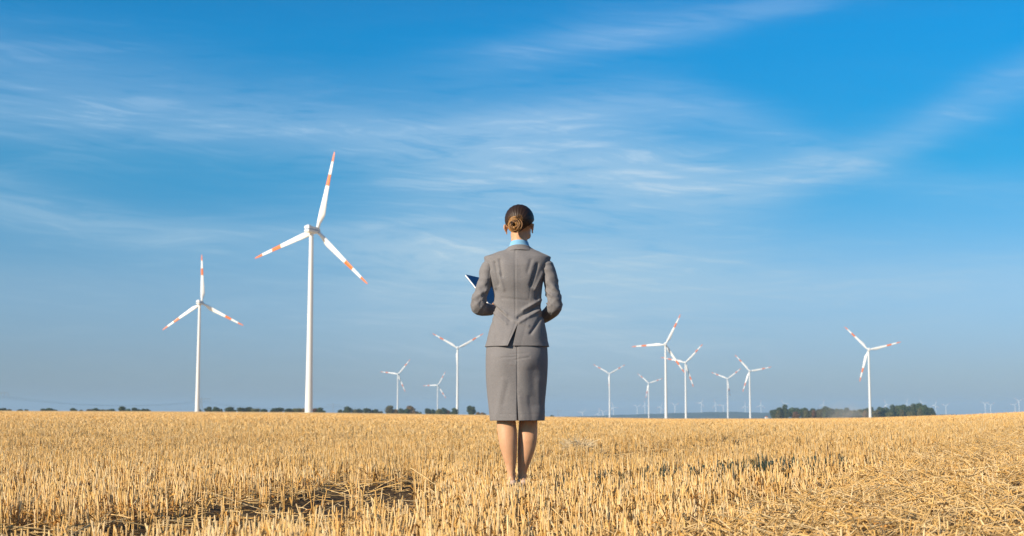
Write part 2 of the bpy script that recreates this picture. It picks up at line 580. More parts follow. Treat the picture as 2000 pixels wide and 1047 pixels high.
def litter(name, seed, r0, r1, dens, wscale=None):
    rng = np.random.default_rng(seed)
    c = scatter(rng, r0, r1, dens)
    x, y = c[:, 0], c[:, 1]
    fl = flat_mask(x, y)
    tm = track_mask(x, y)
    keep = rng.uniform(0, 1, len(c)) < 0.22 + 0.78 * fl - 0.12 * tm
    c = c[keep]; fl = fl[keep]
    x, y = c[:, 0], c[:, 1]
    N = len(c)
    L = rng.gamma(3.0, 0.032, N) + 0.03
    a = rng.uniform(0, 6.28, N)
    tl = rng.normal(0, 0.16 + 0.22 * fl, N)
    d = np.stack([np.cos(a) * np.cos(tl), np.sin(a) * np.cos(tl), np.sin(tl)], 1)
    zc = terrain(x, y) + rng.uniform(0.004, 0.05, N) + fl * rng.uniform(0, 0.075, N)
    m = np.stack([x, y, zc], 1)
    p0 = m - d * (L / 2)[:, None]
    p2 = m + d * (L / 2)[:, None]
    p1 = m + rng.normal(0, 0.004, (N, 3))
    rad = rng.uniform(0.0014, 0.0029, N)
    if wscale is not None:
        rad *= wscale(y)
    cols = PAL[rng.choice(len(PAL), N, p=PALW)] * rng.uniform(0.85, 1.12, (N, 1))
    v, f, s, cc_ = sticks(p0, p1, p2, rad, 3, cols, rng, False, r0 < 10)
    return bulk_mesh(name, v, f, s, cc_)


def stuff(name, me, label, cat):
    o = obj(name, me, None, STRAW)
    tag(o, label, cat, kind='stuff')
    return o


stuff('wheat_stubble', stand('stubble_near', 11, 1.6, 10.5, lambda r: 400, 0.15, 0.0026, 5, 5, 0.10, 1.7),
      'cut wheat stubble standing in rows in the foreground of the field', 'stubble')
stuff('wheat_stubble', stand('stubble_middle', 12, 10.5, 30, lambda r: 400 * (10.5 / r) ** 0.9, 0.15, 0.0026, 3, 4, 0.10, 0.6, capped=False, wscale=lambda y: 1 + (y - 10.5) * 0.035),
      'golden cut stubble in the middle of the field behind the person', 'stubble')
stuff('wheat_stubble', stand('stubble_far', 13, 30, 330, lambda r: 92 * (30 / r) ** 1.85, 0.0, 0.0062, 3, 2, 0.14, 0.0, capped=False, wscale=lambda y: (y / 30) ** 0.98),
      'far golden stubble blending together towards the horizon', 'stubble')
stuff('loose_straw', litter('straw_near', 21, 1.6, 11, lambda r: 620), 'chopped loose straw lying between the near stubble rows', 'straw')
stuff('loose_straw', litter('straw_middle', 22, 11, 34, lambda r: 520 * (11 / r) ** 1.0, lambda y: 1 + (y - 11) * 0.05), 'loose straw lying flat farther out on the right of the field', 'straw')


def straw_tuft():
    rng = np.random.default_rng(77)
    N = 260
    a = rng.uniform(0, 6.28, N)
    rr = np.abs(rng.normal(0, 0.085, N))
    x = 0.80 + rr * np.cos(a)
    y = 17.2 + rr * np.sin(a) * 3.0
    z = terrain(x, y) + rng.uniform(0.10, 0.19, N) * np.exp(-(rr / 0.22) ** 2)
    tl = rng.uniform(-0.1, 0.6, N)
    d = np.stack([np.cos(a) * np.cos(tl), np.sin(a) * np.cos(tl), np.sin(tl)], 1)
    L = rng.uniform(0.06, 0.17, N) * (1.1 - np.minimum(rr, 0.4))
    p0 = np.stack([x, y, z], 1)
    cols = np.tile((0.86, 0.68, 0.42), (N, 1)) * rng.uniform(0.85, 1.1, (N, 1))
    v, f, s_, c = sticks(p0, p0 + d * (L * 0.5)[:, None], p0 + d * L[:, None] + rng.normal(0, 0.02, (N, 3)), rng.uniform(0.002, 0.004, N), 3, cols, rng, False)
    stuff('straw_pile', bulk_mesh('straw_pile', v, f, s_, c), 'small pale heap of loose straw on the stubble right of the legs', 'straw')


straw_tuft()


# ------------------------------------------------------------------ wind turbines
def paint(name, col, rough=0.45, spec=0.4):
    m, t, p = material(name, col, rough, spec)
    tcn = t.n('ShaderNodeTexCoord')
    nz = t.n('ShaderNodeTexNoise', Vector=tcn.outputs['Object'], Scale=0.35, Detail=5.0)
    dk = tuple(c * 0.88 for c in col) + (1,)
    t.set(p, 'Base_Color', t.mix(t.ramp(nz.outputs[0], [(0.45, 0.0), (0.7, 0.8)]), tuple(col) + (1,), dk))
    return m


M_WHITE = paint('tower_white', (0.68, 0.68, 0.67))
M_BLADE = paint('blade_white', (0.78, 0.77, 0.75), 0.35)
M_RED = paint('blade_orange_red', (0.70, 0.16, 0.02), 0.4)
M_STRIPE = paint('nacelle_blue', (0.03, 0.12, 0.28), 0.4)
M_STEEL = paint('galvanised_steel', (0.24, 0.25, 0.26), 0.6)

BLADE_L = 42.5


def blade_mesh():
    st = [0.028, 0.06, 0.085, 0.11, 0.14, 0.17, 0.20, 0.24, 0.30, 0.38, 0.47, 0.57, 0.5701, 0.64, 0.71, 0.7101, 0.79, 0.87, 0.8701, 0.93, 0.965, 0.985, 1.0]
    ch = np.interp(st, [0, 0.085, 0.14, 0.2, 0.24, 0.38, 0.57, 0.71, 0.87, 0.95, 0.985, 1.0], [1.9, 1.9, 2.9, 3.75, 3.75, 3.05, 2.3, 1.85, 1.35, 1.0, 0.6, 0.12])
    th = np.interp(st, [0, 0.085, 0.14, 0.2, 0.38, 0.6, 1.0], [1.0, 1.0, 0.6, 0.36, 0.24, 0.2, 0.16])
    tw = np.interp(st, [0, 0.1, 0.2, 0.5, 1.0], [26, 24, 18, 6, 0])
    n = 14
    v, f, mi = [], [], []
    for s, c, k, a in zip(st, ch, th, tw):
        blend = min(1, max(0, (s - 0.085) / 0.1))
        for i in range(n):
            q = 2 * math.pi * i / n
            x = math.cos(q)
            y = math.sin(q) * (1 - blend * 0.25 * x)
            cx = 0.5 * c * x + blend * 0.20 * c
            cy = 0.5 * c * k * y
            ca, sa = math.cos(R(a)), math.sin(R(a))
            v.append((cx * ca - cy * sa, cx * sa + cy * ca + 0.9 * s * s, s * BLADE_L))
    for j in range(len(st) - 1):
        red = (0.5700 < st[j] < 0.7099) or st[j] > 0.8700
        for i in range(n):
            f.append((j * n + i, j * n + (i + 1) % n, (j + 1) * n + (i + 1) % n, (j + 1) * n + i))
            mi.append(1 if red else 0)
    f.append(tuple(range(n))[::-1]); mi.append(0)
    f.append(tuple((len(st) - 1) * n + i for i in range(n))); mi.append(1)
    me = mesh_from('blade', v, f)
    me.materials.append(M_BLADE)
    me.materials.append(M_RED)
    me.polygons.foreach_set('material_index', mi)
    me.shade_smooth()
    return me


def tower_mesh():       # unit height
    n = 40
    v, f = [], []
    lv = [0, 0.001, 0.02, 0.0205, 0.25, 0.2505, 0.5, 0.5005, 0.75, 0.7505, 1.0]
    for z in lv:
        r = 1.98 - 0.86 * z ** 0.9
        if z < 0.021:
            r += 0.12
        for i in range(n):
            a = 2 * math.pi * i / n
            v.append((r * math.cos(a), r * math.sin(a), z))
    for j in range(len(lv) - 1):
        for i in range(n):
            f.append((j * n + i, j * n + (i + 1) % n, (j + 1) * n + (i + 1) % n, (j + 1) * n + i))
    f.append(tuple((len(lv) - 1) * n + i for i in range(n)))
    me = mesh_from('tower', v, f)
    me.materials.append(M_WHITE)
    me.shade_smooth()
    return me


def bevel_box(x0, x1, y0, y1, z0, z1, bev, taper=0.0):
    bm = bmesh.new()
    bmesh.ops.create_cube(bm, size=1)
    for q in bm.verts:
        q.co = ((x0 + x1) / 2 + q.co.x * (x1 - x0), (y0 + y1) / 2 + q.co.y * (y1 - y0), (z0 + z1) / 2 + q.co.z * (z1 - z0))
    if taper:
        for q in bm.verts:
            if q.co.y > (y0 + y1) / 2:
                q.co.x *= 1 - taper
                q.co.z *= 1 - taper * 0.6
    if bev > 0:
        bmesh.ops.bevel(bm, geom=bm.edges[:], offset=bev, segments=3, affect='EDGES', profile=0.5)
    me = bpy.data.meshes.new('box')
    bm.to_mesh(me)
    bm.free()
    return me


NAC_ME = bevel_box(-1.65, 1.65, -4.6, 4.6, -1.75, 1.85, 0.38, 0.10); NAC_ME.materials.append(M_WHITE); NAC_ME.shade_smooth()
STR_ME = bevel_box(-1.69, 1.69, -4.63, 4.2, -0.22, 0.24, 0.03, 0.06); STR_ME.materials.append(M_STRIPE)
VENT_ME = bevel_box(-0.9, 0.9, -3.6, -1.6, 1.8, 2.35, 0.12); VENT_ME.materials.append(M_WHITE)


def hub_mesh():
    n = 24
    v, f = [], []
    prof = [(-1.3, 1.25), (-0.9, 1.55), (0, 1.62), (0.9, 1.5), (1.5, 1.15), (1.9, 0.7), (2.1, 0.15)]
    for y, r in prof:
        for i in range(n):
            a = 2 * math.pi * i / n
            v.append((r * math.cos(a), y, r * math.sin(a)))
    for j in range(len(prof) - 1):
        for i in range(n):
            f.append((j * n + i, (j + 1) * n + i, (j + 1) * n + (i + 1) % n, j * n + (i + 1) % n))
    f.append(tuple(range(n)))
    f.append(tuple(((len(prof) - 1) * n + i) for i in range(n))[::-1])
    me = mesh_from('hub', v, f)
    me.materials.append(M_WHITE)
    me.shade_smooth()
    return me


BLADE_ME, TOWER_ME, HUB_ME = blade_mesh(), tower_mesh(), hub_mesh()
OVER = 5.4       # rotor centre in front of the tower axis


def turbine(hub, phase, yaw, label, group, far=False):
    ps = R(yaw)
    bx, by = hub[0] - OVER * math.sin(ps), hub[1] - OVER * math.cos(ps)
    bz = float(terrain(bx, by)) - 0.3
    root = empty('wind_turbine', (bx, by, bz), -ps)
    tag(root, label, 'wind turbine', group)
    hz = hub[2] - bz
    t = obj('tower', TOWER_ME, root)
    t.scale = (1.5, 1.5, hz - 1.7) if far else (1, 1, hz - 1.7)
    nac = obj('nacelle', NAC_ME, root)
    nac.location = (0, 0, hz)
    if not far:
        s = obj('stripe', STR_ME, nac)
        vt = obj('cooler', VENT_ME, nac)
    h = obj('hub', HUB_ME, root)
    h.location = (0, OVER, hz)
    for k in range(3):
        b = obj('blade', BLADE_ME, root)
        b.location = (0, OVER, hz)
        b.rotation_euler = (0, R(phase + 120 * k), 0)
        b.scale = (1, 1, 1.05)
    return root


G1 = 'wind turbines standing beyond the field'
for hub, ph, yaw, lab in [
    ((-280.4, 1283, 102.7), -2.5, 10, 'white wind turbine, second tallest, left of the tallest one, one blade straight up'),
    ((-106.6, 772, 101.6), 13, 27, 'tallest and nearest white wind turbine with orange bands, left of the person'),
    ((-81.9, 2147, 103.4), 60, 0, 'white wind turbine directly left of the skirt with two blades raised like a V'),
    ((-268.9, 3373, 100.5), 38, 8, 'small white wind turbine, nearest of the row to the right of the tallest turbine'),
    ((-218.6, 4216, 93.0), 28, 8, 'shortest white wind turbine left of the person, between two others, above trees'),
    ((236.8, 3470, 104.6), 60, 0, 'first white wind turbine right of the person, blades in a V'),
    ((411.1, 4290, 100.8), -49, 10, 'shortest white wind turbine right of the person, just left of the tall one'),
    ((202.3, 1874, 95.1), 26.5, 8, 'tallest wind turbine right of the person, lower blade overlapping its neighbour'),
    ((306.1, 2512, 95.2), 42.5, 10, 'white wind turbine directly right of the tallest right-hand one, left blade behind that tower'),
    ((557.7, 3690, 98.0), 52, 12, 'small white wind turbine in a V shape, left of one with a lowered blade'),
    ((485.9, 2915, 93.2), -41, 10, 'white wind turbine between the V-shaped small one and the grove'),
    ((484.5, 1935, 90.8), -44, 10, 'lone white wind turbine standing before the grove on the right'),
]:
    turbine(hub, ph, yaw, lab, G1)

# the far wind farm, pale in the haze (azimuth spots measured at 6.2 km, built at 12 km)
G2 = 'distant wind turbines pale in the haze'
K = 12000 / 6200.0
ordw = ['first', 'second', 'third', 'fourth', 'fifth', 'sixth', 'seventh', 'eighth', 'ninth', 'tenth', 'eleventh', 'twelfth', 'thirteenth',
        'fourteenth', 'fifteenth', 'sixteenth', 'seventeenth', 'eighteenth', 'nineteenth', 'twentieth', 'twenty-first', 'twenty-second',
        'twenty-third', 'twenty-fourth', 'twenty-fifth', 'twenty-sixth', 'twenty-seventh', 'twenty-eighth', 'twenty-ninth', 'thirtieth']
far_sp = sorted([(306, 18.1, 40), (375, 13.7, 10), (395, 20.4, 70), (440, 42.5, -20), (543, 43.3, 60), (577, 51.3, -10), (646, 42.5, 20), (707, 50.2, 62),
                 (822, 60.1, 25), (884, 53.5, -15), (917, 46.9, 50), (1012, 46.9, 0), (1080, 51.3, 2), (1180, 55.7, -35), (1351, 53.5, 8), (1624, 53.5, -25),
                 (1715, 57.9, 4), (1778, 60.1, -30), (1837, 51.3, 12), (1882, 46.9, 55), (2053, 55.7, 58), (2076, 51.3, 60), (2182, 51.3, 40), (2200, 69.0, 64)])
for i, (x, z, ph) in enumerate(far_sp):
    where = 'counting along the horizon from the person' if x < 1150 else ('counting from the grove to the right edge' if x > 1800 else 'counting those rising over the grove')
    grp = [q for q in far_sp if (q[0] < 1150) == (x < 1150) and (q[0] > 1800) == (x > 1800)]
    k = grp.index((x, z, ph))
    turbine((x * K, 12000.0, EYE + (z - EYE) * K), ph, 6, 'tiny hazy far-off wind turbine, %s %s' % (ordw[k], where), G2, True)


# ------------------------------------------------------------------ trees
def leaf_material(name, dark, light):
    m, t, p = material(name, dark, 0.6, 0.2)
    g = t.n('ShaderNodeNewGeometry')
    oi = t.n('ShaderNodeObjectInfo')
    c = t.mix(g.outputs['Random Per Island'], tuple(dark) + (1,), tuple(light) + (1,))
    hv = t.n('ShaderNodeHueSaturation', Hue=t.m('MULTIPLY_ADD', oi.outputs['Random'], 0.05, 0.475), Value=t.m('MULTIPLY_ADD', oi.outputs['Random'], 0.4, 0.8), Color=c)
    t.set(p, 'Base_Color', hv.outputs[0])
    tr = t.n('ShaderNodeBsdfTranslucent', Color=hv.outputs[0])
    mx = t.n('ShaderNodeMixShader', i0=0.25, i1=p, i2=tr)
    t.set([n for n in t.t.nodes if n.type == 'OUTPUT_MATERIAL'][0], 'Surface', mx)
    return m


M_LEAF = {'green': leaf_material('leaf_dark_green', (0.035, 0.058, 0.024), (0.09, 0.115, 0.045)),
          'olive': leaf_material('leaf_olive', (0.07, 0.075, 0.03), (0.17, 0.145, 0.06)),
          'brown': leaf_material('leaf_autumn', (0.14, 0.085, 0.035), (0.28, 0.165, 0.06))}
M_BARK = paint('bark', (0.10, 0.075, 0.05), 0.9, 0.1)


def crown_mesh(seed, shape):
    """unit crown: leaf-clump faces through several lobes, height 0.12..1, radius about 0.42"""
    rng = np.random.default_rng(seed)
    lobes = []
    for k in range(9 if shape == 'round' else 13):
        zc = rng.uniform(0.32, 0.82) if shape == 'round' else rng.uniform(0.25, 0.88)
        wide = 0.30 * math.sin(math.pi * min(0.95, zc * 0.95 + 0.08)) + 0.04
        a = rng.uniform(0, 6.28)
        rr = rng.uniform(0.2, 1.0) * wide
        lobes.append((rr * math.cos(a), rr * math.sin(a), zc, rng.uniform(0.11, 0.20)))
    lobes.append((0, 0, 0.55, 0.26))
    V, F = [], []
    for lx, ly, lz, lr in lobes:
        n = int(1900 * lr)
        d = rng.normal(0, 1, (n, 3))
        d /= np.linalg.norm(d, axis=1, keepdims=True)
        rad = lr * rng.uniform(0.45, 1.06, n) ** 0.6
        P = np.array([lx, ly, lz]) + d * rad[:, None] * np.array([1.1, 1.1, 0.9])
        nn = d + rng.normal(0, 0.7, (n, 3))
        nn /= np.linalg.norm(nn, axis=1, keepdims=True)
        u, w = frames(nn)
        s = rng.uniform(0.018, 0.040, n)[:, None]
        b = len(V)
        A = np.stack([P - u * s, P + w * s * 0.8, P + u * s, P - w * s * 0.8], 1).reshape(-1, 3)
        V += A.tolist()
        F += [(b + 4 * i, b + 4 * i + 1, b + 4 * i + 2, b + 4 * i + 3) for i in range(n)]
    return mesh_from('crown', V, F)


def trunk_mesh(seed):
    rng = np.random.default_rng(seed)
    V, F = [], []

    def tube(pts, rads, n=7):
        b = len(V)
        for (x, y, z), r in zip(pts, rads):
            for i in range(n):
                a = 2 * math.pi * i / n
                V.append((x + r * math.cos(a), y + r * math.sin(a), z))
        for j in range(len(pts) - 1):
            for i in range(n):
                F.append((b + j * n + i, b + j * n + (i + 1) % n, b + (j + 1) * n + (i + 1) % n, b + (j + 1) * n + i))
    tube([(0, 0, -0.03), (0, 0, 0.05), (0.01, 0, 0.3), (0.0, 0.02, 0.6), (0.01, 0.01, 0.85)], [0.042, 0.03, 0.024, 0.015, 0.004])
    for k in range(6):
        z = rng.uniform(0.2, 0.5)
        a = rng.uniform(0, 6.28)
        l = rng.uniform(0.2, 0.32)
        tube([(0, 0, z), (l * 0.5 * math.cos(a), l * 0.5 * math.sin(a), z + 0.12), (l * math.cos(a), l * math.sin(a), z + 0.27)], [0.014, 0.01, 0.003], 5)
    return mesh_from('trunk', V, F)


CROWNS = {}
for kind in M_LEAF:
    for sh in ('round', 'tall'):
        for k in range(2):
            me = crown_mesh((100 + 7 * list(M_LEAF).index(kind) + 3 * k + (sh == 'tall') * 31), sh)
            me.materials.append(M_LEAF[kind])
            CROWNS[(kind, sh, k)] = me
TRUNKS = [trunk_mesh(300 + k) for k in range(2)]
for me in TRUNKS:
    me.materials.append(M_BARK)


def tree(x, y, h, w, kind, sh, k, label, group):
    root = empty('broadleaf_tree', (x, y, float(terrain(x, y)) - 0.3), random.uniform(0, 6.28))
    tag(root, label, 'tree', group)
    s = (w / 0.84, w / 0.84, h)
    c = obj('crown', CROWNS[(kind, sh, k)], root)
    c.scale = s
    t = obj('trunk', TRUNKS[k], root)
    t.scale = s
    return root


random.seed(4)
F_PX = 2778.0


def spot(px, dist):            # a compass bearing on the plan of the place
    return (px - 1000) / F_PX * dist / math.cos(R(5.97)) * 1.0, dist


words_kind = {'green': 'dark green', 'olive': 'olive', 'brown': 'brownish'}
# hedge trees on the left horizon: (bearing, visible height in 1/2778 rad, width, kind)
hedge = [(2, 7, 14, 'green'), (16, 6, 16, 'green'), (27, 5, 12, 'olive'), (50, 4, 12, 'green'), (62, 3, 8, 'green'), (95, 5, 13, 'green'), (108, 5, 14, 'green'), (118, 3, 8, 'green'), (152, 5, 12, 'green'),
         (168, 3, 9, 'green'), (186, 6, 14, 'olive'), (197, 6, 15, 'green'), (212, 5, 16, 'olive'), (226, 5, 15, 'green'), (246, 8, 13, 'green'), (257, 5, 12, 'green'), (272, 6, 13, 'green'), (286, 5, 14, 'green'), (296, 4, 9, 'green'),
         (396, 5, 8, 'green'), (413, 8, 12, 'green'), (427, 9, 13, 'green'), (437, 7, 8, 'olive'), (453, 9, 20, 'green'), (478, 7, 16, 'green'), (491, 9, 17, 'green'), (505, 8, 15, 'olive'), (520, 6, 14, 'green'), (545, 7, 24, 'green'),
         (570, 7, 17, 'green'), (584, 9, 18, 'olive'), (596, 7, 10, 'brown'), (617, 8, 9, 'brown'), (627, 9, 17, 'green'), (667, 5, 9, 'green'), (684, 12, 19, 'green'), (698, 9, 14, 'olive'), (705, 8, 12, 'green'),
         (722, 8, 16, 'green'), (735, 8, 14, 'green'), (745, 6, 9, 'olive'), (762, 14, 16, 'olive'), (776, 9, 10, 'brown'), (786, 10, 11, 'green'), (797, 8, 12, 'green'), (806, 14, 17, 'brown'), (816, 7, 8, 'olive'), (823, 4, 6, 'green'),
         (838, 9, 12, 'green'), (847, 9, 10, 'green'), (859, 12, 12, 'olive'), (868, 12, 11, 'green'), (876, 9, 11, 'brown'), (890, 12, 13, 'green'), (922, 14, 16, 'green'), (935, 5, 9, 'brown'), (945, 5, 9, 'brown'), (1078, 3, 10, 'green')]
zone_n = {}
for i, (px, hh, ww, kind) in enumerate(hedge):
    dist = 1420 + 60 * math.sin(i * 2.1) + (0 if px < 640 else 330)
    x, y = spot(px, dist)
    rc = np.interp(math.degrees(math.atan2(x, y)), CR_AZ, CR_R)
    e = np.interp(math.degrees(math.atan2(x, y)), CR_AZ, CR_E)
    ztop = EYE + dist * (e + hh / F_PX * 1.25)
    h = ztop - float(terrain(x, y)) + 0.3
    zone = 'left of the second tallest turbine' if px < 388 else ('between the two tallest turbines' if px < 606 else ('between the tallest turbine and the person' if px < 1000 else 'right of the person'))
    zone_n[zone] = zone_n.get(zone, 0) + 1
    lab = '%s horizon tree, %s from the left %s' % (words_kind[kind], ordw[zone_n[zone] - 1], zone)
    tree(x, y, h, max(ww * 1.5 * dist / F_PX, 3.0), kind, 'round', i % 2, lab, 'trees along the horizon')

# the grove on the right
grove = []
random.seed(9)
gx = 1508
while gx < 1812:
    top = np.interp(gx, [1500, 1512, 1530, 1545, 1580, 1600, 1640, 1680, 1700, 1720, 1735, 1770, 1790, 1803, 1820], [17, 19, 26, 23, 21, 22, 19, 20, 20, 22, 22, 23, 26, 22, 12])
    grove.append((gx, top * random.uniform(0.90, 1.05), random.uniform(15, 21), 0))
    gx += random.uniform(9, 13)
gx = 1516
while gx < 1800:
    grove.append((gx, random.uniform(12, 17), random.uniform(11, 16), 1))
    gx += random.uniform(15, 24)
grove.sort()
gn = [0, 0]
for i, (px, hh, ww, front) in enumerate(grove):
    dist = 2080 if front else 2150 + 45 * math.sin(i * 1.9)
    x, y = spot(px, dist)
    e = np.interp(math.degrees(math.atan2(x, y)), CR_AZ, CR_E)
    h = EYE + dist * (e + hh / F_PX) - float(terrain(x, y)) + 0.3
    kind = 'green'
    if front:
        kind = random.choice(['olive', 'brown', 'olive', 'brown', 'green'])
        if px > 1725:
            kind = random.choice(['olive', 'green'])
    elif px < 1740 and random.random() < 0.25:
        kind = 'olive'
    gn[front] += 1
    lab = '%s %s grove tree, %s from the left in the %s row' % ('low' if front else 'tall', words_kind[kind], ordw[gn[front] - 1], 'front' if front else 'back')
    tree(x, y, h, ww * (1.2 if front else 1.45) * dist / F_PX, kind, 'tall' if i % 3 == 0 else 'round', i % 2, lab, 'trees of the grove')


# ------------------------------------------------------------------ pylons and wires
def bar(V, F, a, b, r):
    a, b = Vector(a), Vector(b)
    d = (b - a).normalized()
    u = d.orthogonal().normalized()
    w = d.cross(u)
    k = len(V)
    for P in (a, b):
        for s in range(4):
            q = s * math.pi / 2
            V.append(P + (u * math.cos(q) + w * math.sin(q)) * r)
    for s in range(4):
        F.append((k + s, k + (s + 1) % 4, k + 4 + (s + 1) % 4, k + 4 + s))


def pylon_parts():
    V, F = [], []
    H = 46.0
    lv = [0, 9, 17, 24, 30, 35, 40, 46]
    hw = lambda z: 3.6 * (1 - z / H) + 0.75
    for s in range(len(lv) - 1):
        a, b = lv[s], lv[s + 1]
        c0 = [(sx * hw(a), sy * hw(a), a) for sx, sy in ((-1, -1), (1, -1), (1, 1), (-1, 1))]
        c1 = [(sx * hw(b), sy * hw(b), b) for sx, sy in ((-1, -1), (1, -1), (1, 1), (-1, 1))]
        for k in range(4):
            bar(V, F, c0[k], c1[k], 0.22)
            bar(V, F, c0[k], c1[(k + 1) % 4], 0.12)
            bar(V, F, c0[(k + 1) % 4], c1[k], 0.12)
            bar(V, F, c1[k], c1[(k + 1) % 4], 0.12)
    body = mesh_from('lattice', V, F)
    V, F = [], []
    for sx in (-1, 1):
        for sy in (-1, 1):
            bar(V, F, (0, sy * 0.7, 44.5), (sx * 17.5, 0, 43.2), 0.2)
            bar(V, F, (0, sy * 0.7, 41.5), (sx * 17.5, 0, 43.0), 0.2)
        for k in range(5):
            x = sx * (2 + k * 3)
            bar(V, F, (x, 0.3, 41.8 + k * 0.25), (x + sx * 1.5, 0, 44.2 - k * 0.2), 0.12)
    arm = mesh_from('cross_arm', V, F)
    V, F = [], []
    bar(V, F, (0, 0, 0), (0, 0, -5.2), 0.28)
    ins = mesh_from('insulator', V, F)
    for me in (body, arm, ins):
        me.materials.append(M_STEEL)
    return body, arm, ins


PB, PA, PI_ = pylon_parts()
pyl = []
for px, dist, top, lab in [(4, 2650, 50, 'grey lattice power pylon cut by the left edge of the picture'),
                           (399, 3350, 37.5, 'grey lattice power pylon just right of the second tallest turbine'),
                           (654, 4700, 26, 'faint grey power pylon just right of the tallest turbine'),
                           (1089, 6400, 13.5, 'faintest grey power pylon directly right of the skirt hem')]:
    x, y = spot(px, dist)
    bz = float(terrain(x, y))
    h = EYE + dist * top / F_PX - bz
    root = empty('power_pylon', (x, y, bz), R(8))
    root.scale = (h / 46,) * 3
    tag(root, lab, 'pylon', 'pylons along the power line')
    obj('lattice', PB, root)
    obj('cross_arm', PA, root)
    for sx in (-17, -11.5, -6, 6, 11.5, 17):
        i_ = obj('insulator', PI_, root)
        i_.location = (sx, 0, 43)
    pyl.append((x, y, bz, h / 46))
names = ['first and second', 'second and third', 'third and fourth']
for k in range(len(pyl) - 1):
    A, B = pyl[k], pyl[k + 1]
    for j, sx in enumerate((-17, -6, 6, 17)):
        V, F = [], []
        p = []
        for s in range(21):
            q = s / 20
            a = Vector((A[0] + sx * A[3] * math.cos(R(8)), A[1] + sx * A[3] * math.sin(R(8)), A[2] + 37.8 * A[3]))
            b = Vector((B[0] + sx * B[3] * math.cos(R(8)), B[1] + sx * B[3] * math.sin(R(8)), B[2] + 37.8 * B[3]))
            c = a.lerp(b, q)
            c.z -= 4 * 14.0 * q * (1 - q)
            p.append(c)
        for s in range(20):
            bar(V, F, p[s], p[s + 1], 0.09)
        o = obj('power_line', mesh_from('power_line', V, F), None, M_STEEL)
        tag(o, '%s power line between the %s pylon from the left' % (('leftmost thin', 'second thin', 'third thin', 'rightmost thin')[j], names[k]), 'power line', 'power lines between pylons %s' % names[k])

# ------------------------------------------------------------------ small white farm building by the grove
def farm():
    x, y = spot(1491.5, 2300)
    bz = float(terrain(x, y))
    top = EYE + 2300 * (-0.00105 + 4.2 / F_PX)
    h = top - bz
    root = empty('farm_building', (x, y, bz), R(12))
    tag(root, 'tiny white farm building at the left end of the grove', 'building')
    w = obj('wall', bevel_box(-1.7, 1.7, -3, 3, 0, h * 0.8, 0.02), root, paint('render_white', (0.75, 0.72, 0.66)))
    v = [(-1.9, -3.2, h * 0.8), (1.9, -3.2, h * 0.8), (1.9, 3.2, h * 0.8), (-1.9, 3.2, h * 0.8), (0, -3.2, h), (0, 3.2, h)]
    obj('roof', mesh_from('roof', v, [(0, 1, 4), (1, 2, 5, 4), (2, 3, 5), (3, 0, 4, 5), (3, 2, 1, 0)]), root, paint('roof_tile', (0.32, 0.14, 0.09), 0.8))
    d = obj('door', bevel_box(-0.5, 0.5, -3.06, -3.0, 0, 2.1, 0.0), root, M_STEEL)


farm()


# ------------------------------------------------------------------ dust raised by a field machine in front of the grove
def dust():
    x, y = spot(1645, 2030)
    bm = bmesh.new()
    bmesh.ops.create_icosphere(bm, subdivisions=3, radius=1.0)
    me = bpy.data.meshes.new('dust_cloud')
    bm.to_mesh(me)
    bm.free()
    m = bpy.data.materials.new('dust')
    m.use_nodes = True
    t = NT(m.node_tree)
    tcn = t.n('ShaderNodeTexCoord')
    ln = t.n('ShaderNodeVectorMath', {'operation': 'LENGTH'}, i0=tcn.outputs['Object'])
    nz = t.n('ShaderNodeTexNoise', Vector=tcn.outputs['Object'], Scale=2.6, Detail=3.0)
    d = t.m('SUBTRACT', 1.0, ln.outputs['Value'], clamp=True)
    d = t.m('MULTIPLY', t.m('POWER', d, 1.4), t.m('MULTIPLY', t.m('SUBTRACT', nz.outputs[0], 0.25, clamp=True), 0.10))
    pv = t.n('ShaderNodeVolumePrincipled', Color=(0.80, 0.74, 0.68, 1), Density=d)
    t.n('ShaderNodeOutputMaterial', Volume=pv)
    o = obj('dust_cloud', me, None, m)
    o.location = (x, y, float(terrain(x, y)) + 8)
    o.scale = (46, 26, 26)
    tag(o, 'pale dust cloud hanging before the grove beside the lone turbine', 'dust', kind='stuff')


dust()


# ------------------------------------------------------------------ the person, seen from behind
PX, PY = 0.03, 8.60                      # where the figure stands
person = empty('person', (PX, PY, float(terrain(PX, PY))))
tag(person, 'person in grey skirt suit with a hair bun, seen from behind, holding a folder', 'person')


def pchip(xs, ys, q):
    """smooth monotone interpolation"""
    xs, ys = np.asarray(xs, float), np.asarray(ys, float)
    if xs[0] > xs[-1]:
        xs, ys = xs[::-1], ys[::-1]
    h = np.diff(xs)
    dl = np.diff(ys) / h
    m = np.zeros(len(xs))
    m[0], m[-1] = dl[0], dl[-1]
    for i in range(1, len(xs) - 1):
        if dl[i - 1] * dl[i] > 0:
            w1, w2 = 2 * h[i] + h[i - 1], h[i] + 2 * h[i - 1]
            m[i] = (w1 + w2) / (w1 / dl[i - 1] + w2 / dl[i])
    q = np.clip(np.asarray(q, float), xs[0], xs[-1])
    k = np.clip(np.searchsorted(xs, q) - 1, 0, len(h) - 1)
    t = (q - xs[k]) / h[k]
    return ys[k] * (1 + 2 * t) * (1 - t) ** 2 + m[k] * h[k] * t * (1 - t) ** 2 + ys[k + 1] * t * t * (3 - 2 * t) + m[k + 1] * h[k] * t * t * (t - 1)


def grid_normals(G, closed):
    if closed:
        du = np.roll(G, -1, 1) - np.roll(G, 1, 1)
    else:
        du = np.gradient(G, axis=1)
    dv = np.gradient(G, axis=0)
    n = np.cross(du, dv)
    ln = np.linalg.norm(n, axis=2, keepdims=True)
    return n / np.maximum(ln, 1e-9)


